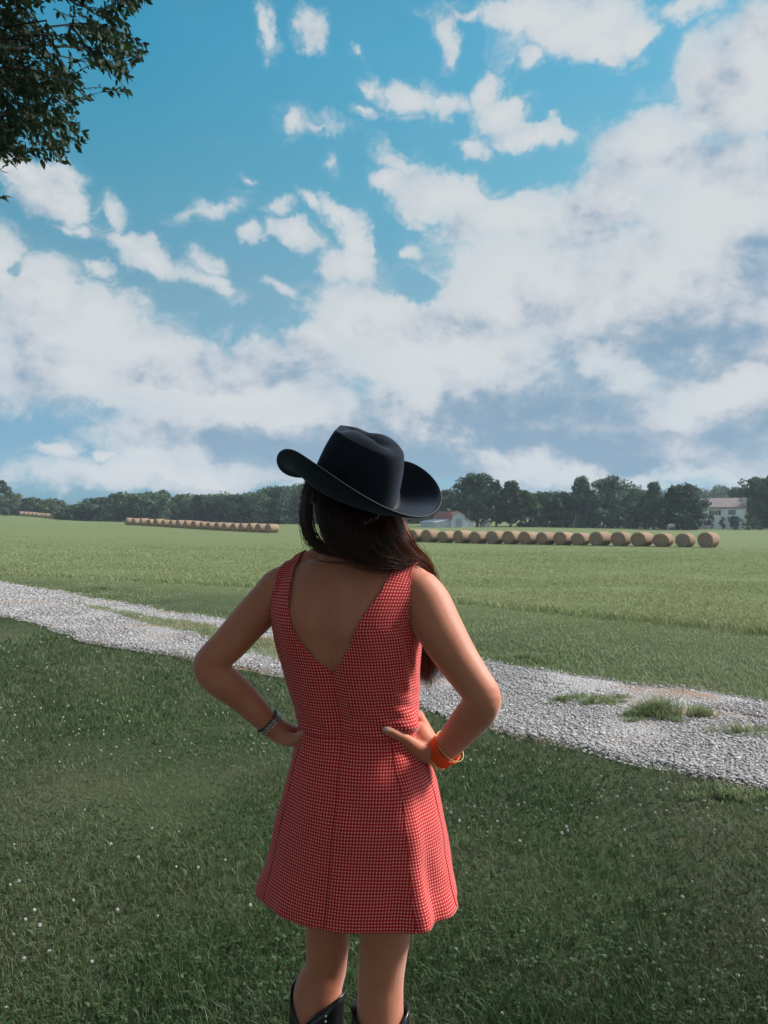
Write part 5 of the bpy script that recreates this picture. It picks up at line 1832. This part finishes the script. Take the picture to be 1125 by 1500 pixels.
def build_far():
    bark = simple('bark', (.07, .055, .042), .9, .3, 6)
    build_bales()
    build_house()
    build_barn()
    mats = {
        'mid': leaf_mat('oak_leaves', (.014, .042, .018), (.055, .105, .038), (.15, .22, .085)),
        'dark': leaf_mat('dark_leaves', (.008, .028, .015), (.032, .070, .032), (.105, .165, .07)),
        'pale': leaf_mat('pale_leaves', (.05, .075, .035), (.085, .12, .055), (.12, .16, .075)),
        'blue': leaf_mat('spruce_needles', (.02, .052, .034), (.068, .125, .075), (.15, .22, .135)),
    }
    def tree(px, base, top, wpx, D, kind, shape, lab, name='tree', cat='tree', n=70, per=60, bare=.12, seed=1):
        X = (px - CX) / FPX * D
        z = float(gz(X, D))
        ztop = CAM_H - (top - HY) / FPX * D
        h = ztop - z
        r = wpx / 2 / FPX * D
        rt = empty(name, (X, D, z), seed * 1.3)
        build_trunk(h * .8, .028 * h, 7, rt, bark, seed)
        pts, t = crown_points(r * .95, h * (.95 - bare), h * bare, int(n * 1.35), per, shape, .27, seed)
        V, F, c, tt = leaf_quads(pts, .55 * (D / 150) ** .5, t)
        np_obj('crown', V, F, c, [mats[kind]], attrs={'tint': tt}, parent=rt)
        tag(rt, lab, cat)
    T = [
        (655, 765, 716, 34, 150, 'pale', 'round', 'pale green tree just above the barn roof', 'tree', 50),
        (699, 765, 694, 62, 146, 'dark', 'round', 'tallest broad dark tree right of the barn', 'tree', 95),
        (727, 765, 708, 30, 146, 'dark', 'oval', 'narrow dark tree against the right side of the tallest one', 'tree', 60),
        (748, 765, 704, 36, 147, 'dark', 'oval', 'dark upright tree with bare lower trunk among the grove', 'tree', 70),
        (770, 765, 718, 34, 147, 'mid', 'oval', 'small sloping crowned tree at the end of the grove', 'tree', 60),
        (795, 765, 722, 50, 152, 'mid', 'round', 'low mid green tree in the dip of the treeline', 'tree', 70),
        (822, 765, 722, 40, 148, 'dark', 'round', 'low dark bushy tree before the pine like tree', 'tree', 60),
        (852, 765, 698, 62, 150, 'blue', 'cone', 'feathery blue green tree with layered boughs', 'pine_tree', 100),
        (895, 766, 699, 70, 149, 'blue', 'round', 'large grey green round tree near the middle of the right treeline', 'tree', 110),
        (930, 766, 716, 36, 153, 'pale', 'round', 'pale tree behind the low bungalow', 'tree', 60),
        (958, 766, 706, 46, 148, 'blue', 'cone', 'blue green pointed tree left of the rounded dark one', 'pine_tree', 80),
        (1001, 768, 709, 60, 142, 'dark', 'round', 'smooth rounded dark tree directly left of the farmhouse', 'tree', 130),
        (1104, 770, 700, 58, 165, 'mid', 'round', 'tall rounded tree right behind the farmhouse chimney', 'tree', 100),
        (1140, 772, 695, 60, 150, 'dark', 'round', 'dark tall tree cut by the right edge of the photo', 'tree', 100),
        (1078, 768, 722, 40, 185, 'mid', 'round', 'small tree peeping over the farmhouse roof', 'tree', 50),
        (4, 755, 703, 26, 200, 'mid', 'oval', 'tall thin tree at the left edge of the photo', 'tree', 50),
        (20, 757, 724, 34, 205, 'pale', 'round', 'pale round tree second from the left edge', 'tree', 50),
        (48, 757, 730, 34, 206, 'mid', 'round', 'small round tree above the farthest bales', 'tree', 50),
        (78, 758, 733, 40, 210, 'pale', 'round', 'low pale tree before the start of the wood', 'tree', 50),
    ]
    for i, (px, b, t, w, D, kd, sh, lab, nm, n) in enumerate(T):
        tree(px, b, t, w, D, kd, sh, lab, nm, 'tree' if nm == 'tree' else 'pine tree', n=n, bare=.10 if i in (1, 2, 3) else .0, seed=i + 2)
    # shrubs before the house
    for i, (px, w, t, lab) in enumerate([(1042, 9, 755, 'dark round shrub at the left corner of the farmhouse'), (1058, 8, 757, 'small pointed shrub under the farmhouse wall'), (1076, 11, 756, 'bushy shrub in front of the teal awning'), (1094, 11, 756, 'dark round shrub below the farmhouse chimney'), (1110, 16, 764, 'low hedge bush right of the farmhouse')]):
        D = 141
        X = (px - CX) / FPX * D; z = float(gz(X, D))
        h = (CAM_H - (t - HY) / FPX * D) - z; r = w / 2 / FPX * D
        rt = empty('shrub', (X, D, z))
        pts, tt = crown_points(r, h * .95, .05, 26, 50, 'round', .4, 50 + i)
        V, F, c, t4 = leaf_quads(pts, .2, tt)
        np_obj('foliage', V, F, c, [mats['dark']], attrs={'tint': t4}, parent=rt)
        bm = bmesh.new(); add_tube(bm, [(0, 0, -.1, .05), (0, 0, h * .6, .03)], 6); bm_obj('stem', bm, bark, rt)
        tag(rt, lab, 'shrub')
    # woods that read as one mass
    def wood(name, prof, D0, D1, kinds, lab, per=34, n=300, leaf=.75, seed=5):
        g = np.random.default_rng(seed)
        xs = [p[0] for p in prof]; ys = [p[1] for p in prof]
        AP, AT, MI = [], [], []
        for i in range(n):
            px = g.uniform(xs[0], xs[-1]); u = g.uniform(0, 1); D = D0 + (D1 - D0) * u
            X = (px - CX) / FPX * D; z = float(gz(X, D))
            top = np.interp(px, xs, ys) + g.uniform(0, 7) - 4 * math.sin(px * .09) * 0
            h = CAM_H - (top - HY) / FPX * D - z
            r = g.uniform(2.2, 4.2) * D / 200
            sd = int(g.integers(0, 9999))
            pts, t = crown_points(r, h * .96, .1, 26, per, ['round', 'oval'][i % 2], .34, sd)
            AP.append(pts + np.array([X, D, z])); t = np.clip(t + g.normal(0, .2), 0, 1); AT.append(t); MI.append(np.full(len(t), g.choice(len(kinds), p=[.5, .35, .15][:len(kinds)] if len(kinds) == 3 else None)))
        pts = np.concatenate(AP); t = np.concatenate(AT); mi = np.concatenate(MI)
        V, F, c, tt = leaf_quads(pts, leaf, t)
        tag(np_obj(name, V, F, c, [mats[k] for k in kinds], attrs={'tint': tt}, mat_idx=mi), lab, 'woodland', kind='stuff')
    wood('woodland', [(104, 742), (125, 736), (150, 727), (180, 722), (215, 722), (240, 719), (270, 724), (300, 726), (330, 724), (355, 725), (380, 722), (400, 714), (425, 712), (445, 710), (470, 708), (520, 712), (600, 722), (650, 730)], 175, 215, ('mid', 'dark', 'blue'), 'dense green wood behind the left row of bales', n=260)
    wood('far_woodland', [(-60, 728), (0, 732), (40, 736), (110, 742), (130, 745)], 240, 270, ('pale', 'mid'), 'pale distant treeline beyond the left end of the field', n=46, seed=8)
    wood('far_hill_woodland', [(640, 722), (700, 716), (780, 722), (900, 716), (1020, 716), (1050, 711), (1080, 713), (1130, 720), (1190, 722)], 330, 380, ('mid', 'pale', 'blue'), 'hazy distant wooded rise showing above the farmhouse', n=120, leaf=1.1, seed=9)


def build_shade_tree():
    lm = leaf_mat('shade_tree_leaves', (.012, .026, .010), (.026, .048, .018), (.05, .08, .03), .3)
    bark = simple('grey_bark', (.035, .028, .022), .9, .3, 9)
    bx, by = -5.2, -.5
    g0 = float(gz(bx, by))
    root = empty('shade_tree', (bx, by, g0))
    def loc(p): return np.asarray(p, float) - np.array([bx, by, g0])
    bm = bmesh.new()
    add_tube(bm, catmull([(0, 0, -.3, .42), (0, 0, .3, .33), (.05, .05, 2.0, .28), (.1, .1, 4.2, .25), (.3, .2, 6.5, .17), (.4, .3, 9, .06)], 24), 14)
    limbs = [[(.1, .1, 3.6, .15), (1.2, 2.2, 4.8, .11), (2.0, 4.6, 5.6, .07), (2.6, 6.2, 5.9, .025)],
             [(.1, .1, 4.4, .16), (2.2, .8, 6.0, .12), (5.0, 1.8, 7.2, .08), (8.0, 3.0, 7.8, .03)],
             [(.2, .1, 5.0, .13), (2.5, 3.2, 7.0, .09), (5.2, 5.0, 8.0, .03)],
             [(.2, .1, 5.2, .12), (3.0, -2.0, 7.2, .08), (6.2, -3.0, 8.2, .03)],
             [(.1, .1, 4.0, .12), (-1.5, -2.0, 5.8, .08), (-2.6, -3.6, 6.8, .03)],
             [(.1, .1, 4.2, .12), (-2.0, 1.5, 6.0, .08), (-3.6, 2.6, 7.0, .03)],
             [(.3, .2, 6.2, .1), (3.5, 1.5, 8.6, .06), (6.5, 2.5, 9.4, .02)],
             [(.1, .0, 3.0, .11), (2.2, -2.2, 3.9, .08), (4.6, -3.6, 4.0, .05), (7.6, -4.2, 3.6, .02)],  # low limbs behind the camera, added to keep sky light off her back
             [(.1, .0, 3.4, .11), (1.5, -3.6, 4.6, .08), (3.2, -5.6, 4.6, .04), (5.0, -7.0, 4.0, .02)]]
    for l in limbs: add_tube(bm, catmull(l, 14), 8)
    # boughs that hang into view at the upper left
    twigs = []
    poly_main = [(-60, -40), (250, -40), (236, 6), (222, 38), (214, 70), (196, 95), (192, 120), (182, 145), (150, 158), (118, 158), (96, 150), (100, 175), (128, 190), (118, 215), (104, 232), (72, 240), (40, 236), (12, 232), (-60, 240)]
    poly2 = [(-60, 252), (0, 258), (22, 276), (22, 292), (0, 300), (-60, 310)]
    def inside(x, y, poly):
        c = False
        for i in range(len(poly)):
            (x0, y0), (x1, y1) = poly[i], poly[i - 1]
            if (y0 > y) != (y1 > y) and x < (x1 - x0) * (y - y0) / (y1 - y0) + x0: c = not c
        return c
    g = random.Random(11)
    leaves_p, leaves_d, leaves_n = [], [], []
    tries = 0
    cnt = 0
    bough_ends = []
    while cnt < 520 and tries < 30000:
        tries += 1
        poly = poly2 if g.random() < .07 else poly_main
        ex, ey = g.uniform(-60, 250), g.uniform(-40, 300)
        if not inside(ex, ey, poly): continue
        L_ = g.uniform(40, 95)
        a = g.gauss(28, 26)
        sx, sy = ex - math.cos(R(a)) * L_, ey - math.sin(R(a)) * L_
        mxx, myy = (sx + ex) / 2, (sy + ey) / 2 - L_ * .08
        if ey < 235 and not (inside(mxx, myy, poly) or mxx < 0 or myy < 0): continue
        d = g.uniform(5.0, 6.6)
        d1 = d + g.uniform(-.25, .25)
        # gaps: holes through the foliage
        hole = mnoise.noise(Vector((ex * .022, ey * .022, 2.3)))
        if hole > .12 and ex > 30: continue
        A = P(sx, sy, d); B = P(mxx, myy, (d + d1) / 2); C_ = P(ex, ey, d1)
        r0 = .0035
        rows = catmull([(*A, r0), (*B, r0 * .6), (*C_, r0 * .25)], 8)
        add_tube(bm, [(*loc(q[:3]), q[3]) for q in rows], 4)
        cnt += 1
        bough_ends.append((A, g.random()))
        nl = int(L_ / 3.6)
        for j in range(nl):
            f = (j + .5) / nl
            q = rows[min(7, int(f * 7.99))]; q2 = rows[min(7, int(f * 7.99) + 1)]
            base = Vector(q[:3]).lerp(Vector(q2[:3]), f * 7.99 % 1)
            t = (C_ - A).normalized()
            side = t.cross(Vector((g.uniform(-1, 1), g.uniform(-1, 1), g.uniform(-1, 1)))).normalized()
            dr = (t * g.uniform(.3, 1.0) + side * g.uniform(.4, 1) + Vector((0, 0, -.35))).normalized()
            leaves_p.append(base); leaves_d.append(dr)
    # branches that carry the twigs
    hub = [Vector((-3.6, 4.6, 5.1)), Vector((-3.0, 5.4, 4.6)), Vector((-3.8, 5.6, 4.0)), Vector((-4.4, 5.4, 3.4))]
    limb_end = Vector((bx + 2.0, by + 4.6, g0 + 5.6))
    for h in hub:
        m_ = limb_end.lerp(h, .5) + Vector((-.2, 0, .1))
        add_tube(bm, catmull([(*loc(limb_end), .05), (*loc(m_), .035), (*loc(h), .022)], 8), 6)
    for A, q in bough_ends:
        if q < .10:
            h = min(hub, key=lambda v: (v - A).length)
            m_ = A.lerp(h, .5) + Vector((0, 0, .12))
            add_tube(bm, catmull([(*loc(h), .014), (*loc(m_), .009), (*loc(A), .006)], 6), 4)
    bm_obj('trunk', bm, bark, root, True)
    # real leaf shapes for the boughs in view
    n = len(leaves_p)
    Pn = np.array([list(loc(p)) for p in leaves_p]); Dn = np.array([list(d) for d in leaves_d])
    side = np.cross(Dn, rng.normal(0, 1, (n, 3))); side /= np.linalg.norm(side, axis=1, keepdims=True)
    up = np.cross(side, Dn)
    L_ = rng.uniform(.038, .078, n)[:, None]; W_ = L_ * rng.uniform(.2, .27, (n, 1))
    V = np.stack([Pn, Pn + Dn * L_ * .3 + side * W_ * .85 + up * L_ * .06, Pn + Dn * L_ * .62 + side * W_ * .8 + up * L_ * .05, Pn + Dn * L_,
                  Pn + Dn * L_ * .62 - side * W_ * .8 + up * L_ * .05, Pn + Dn * L_ * .3 - side * W_ * .85 + up * L_ * .06], 1)
    idx = np.arange(n)[:, None] * 6
    F = np.concatenate([idx + np.array([0, 1, 2, 3]), idx + np.array([0, 3, 4, 5])], 1).reshape(-1, 4)
    tint = np.repeat(np.clip(rng.normal(.4, .25, n), 0, 1), 6)
    np_obj('leafy_boughs', V, F, np.full(len(F), 4), [lm], attrs={'tint': tint}, parent=root)
    # the rest of the crown above, and low foliage added behind to block sky
    pts = []
    for l in limbs:
        c = catmull(l, 20)[5:]
        for _ in range(70):
            k = g.randrange(len(c))
            b = np.array(c[k][:3]) + rng.normal(0, 1, 3) * np.array([1.1, 1.1, .55])
            w = b + np.array([bx, by, g0])
            # stay out of the picture except at the upper left
            if w[1] > .2 and w[2] < CAM_H + .70 * w[1] + .55 and w[0] > -.62 * w[1] - 1.0: continue
            if w[2] < 2.0 + 1.2 * (w[1] > -1.5): continue
            pts.append(b + rng.normal(0, .30, (90, 3)))
    for h in hub:               # leaves along the branches that feed the boughs
        for f_ in np.linspace(.15, 1.05, 9):
            c_ = np.array(limb_end.lerp(h, f_)) - np.array([bx, by, g0])
            pts.append(c_ + rng.normal(0, .27, (130, 3)))
    pts = np.concatenate(pts)
    w = pts + np.array([bx, by, g0])
    bad = (w[:, 1] > .1) & (w[:, 2] < CAM_H + .69 * w[:, 1] + .08) & (w[:, 0] > -.54 * w[:, 1] - .1)
    pts = pts[~bad]
    V, F, c, tt = leaf_quads(pts, .13, np.clip(rng.normal(.4, .25, len(pts)), 0, 1))
    np_obj('crown', V, F, c, [lm], attrs={'tint': tt}, parent=root)
    tag(root, 'leafy tree whose dark boughs hang into the upper left corner', 'tree')



def build_haze():
    bm = bmesh.new()
    add_box(bm, -300, 300, -70, 470, -6, 40)
    m = bpy.data.materials.new('haze'); m.use_nodes = True
    nt = m.node_tree; nt.nodes.clear()
    o_ = nt.nodes.new('ShaderNodeOutputMaterial'); v = nt.nodes.new('ShaderNodeVolumePrincipled')
    v.inputs['Color'].default_value = (.80, .90, 1.0, 1)
    v.inputs['Density'].default_value = HAZE
    nt.links.new(v.outputs[0], o_.inputs['Volume'])
    o = bm_obj('haze', bm, m)
    tag(o, 'thin bluish summer haze over the field', 'haze', kind='stuff')


HAZE = 0.00042


build_ground()
_l, _v = build_grass()
build_track(_v)
build_flowers()
build_woman()
build_far()
build_shade_tree()
build_haze()
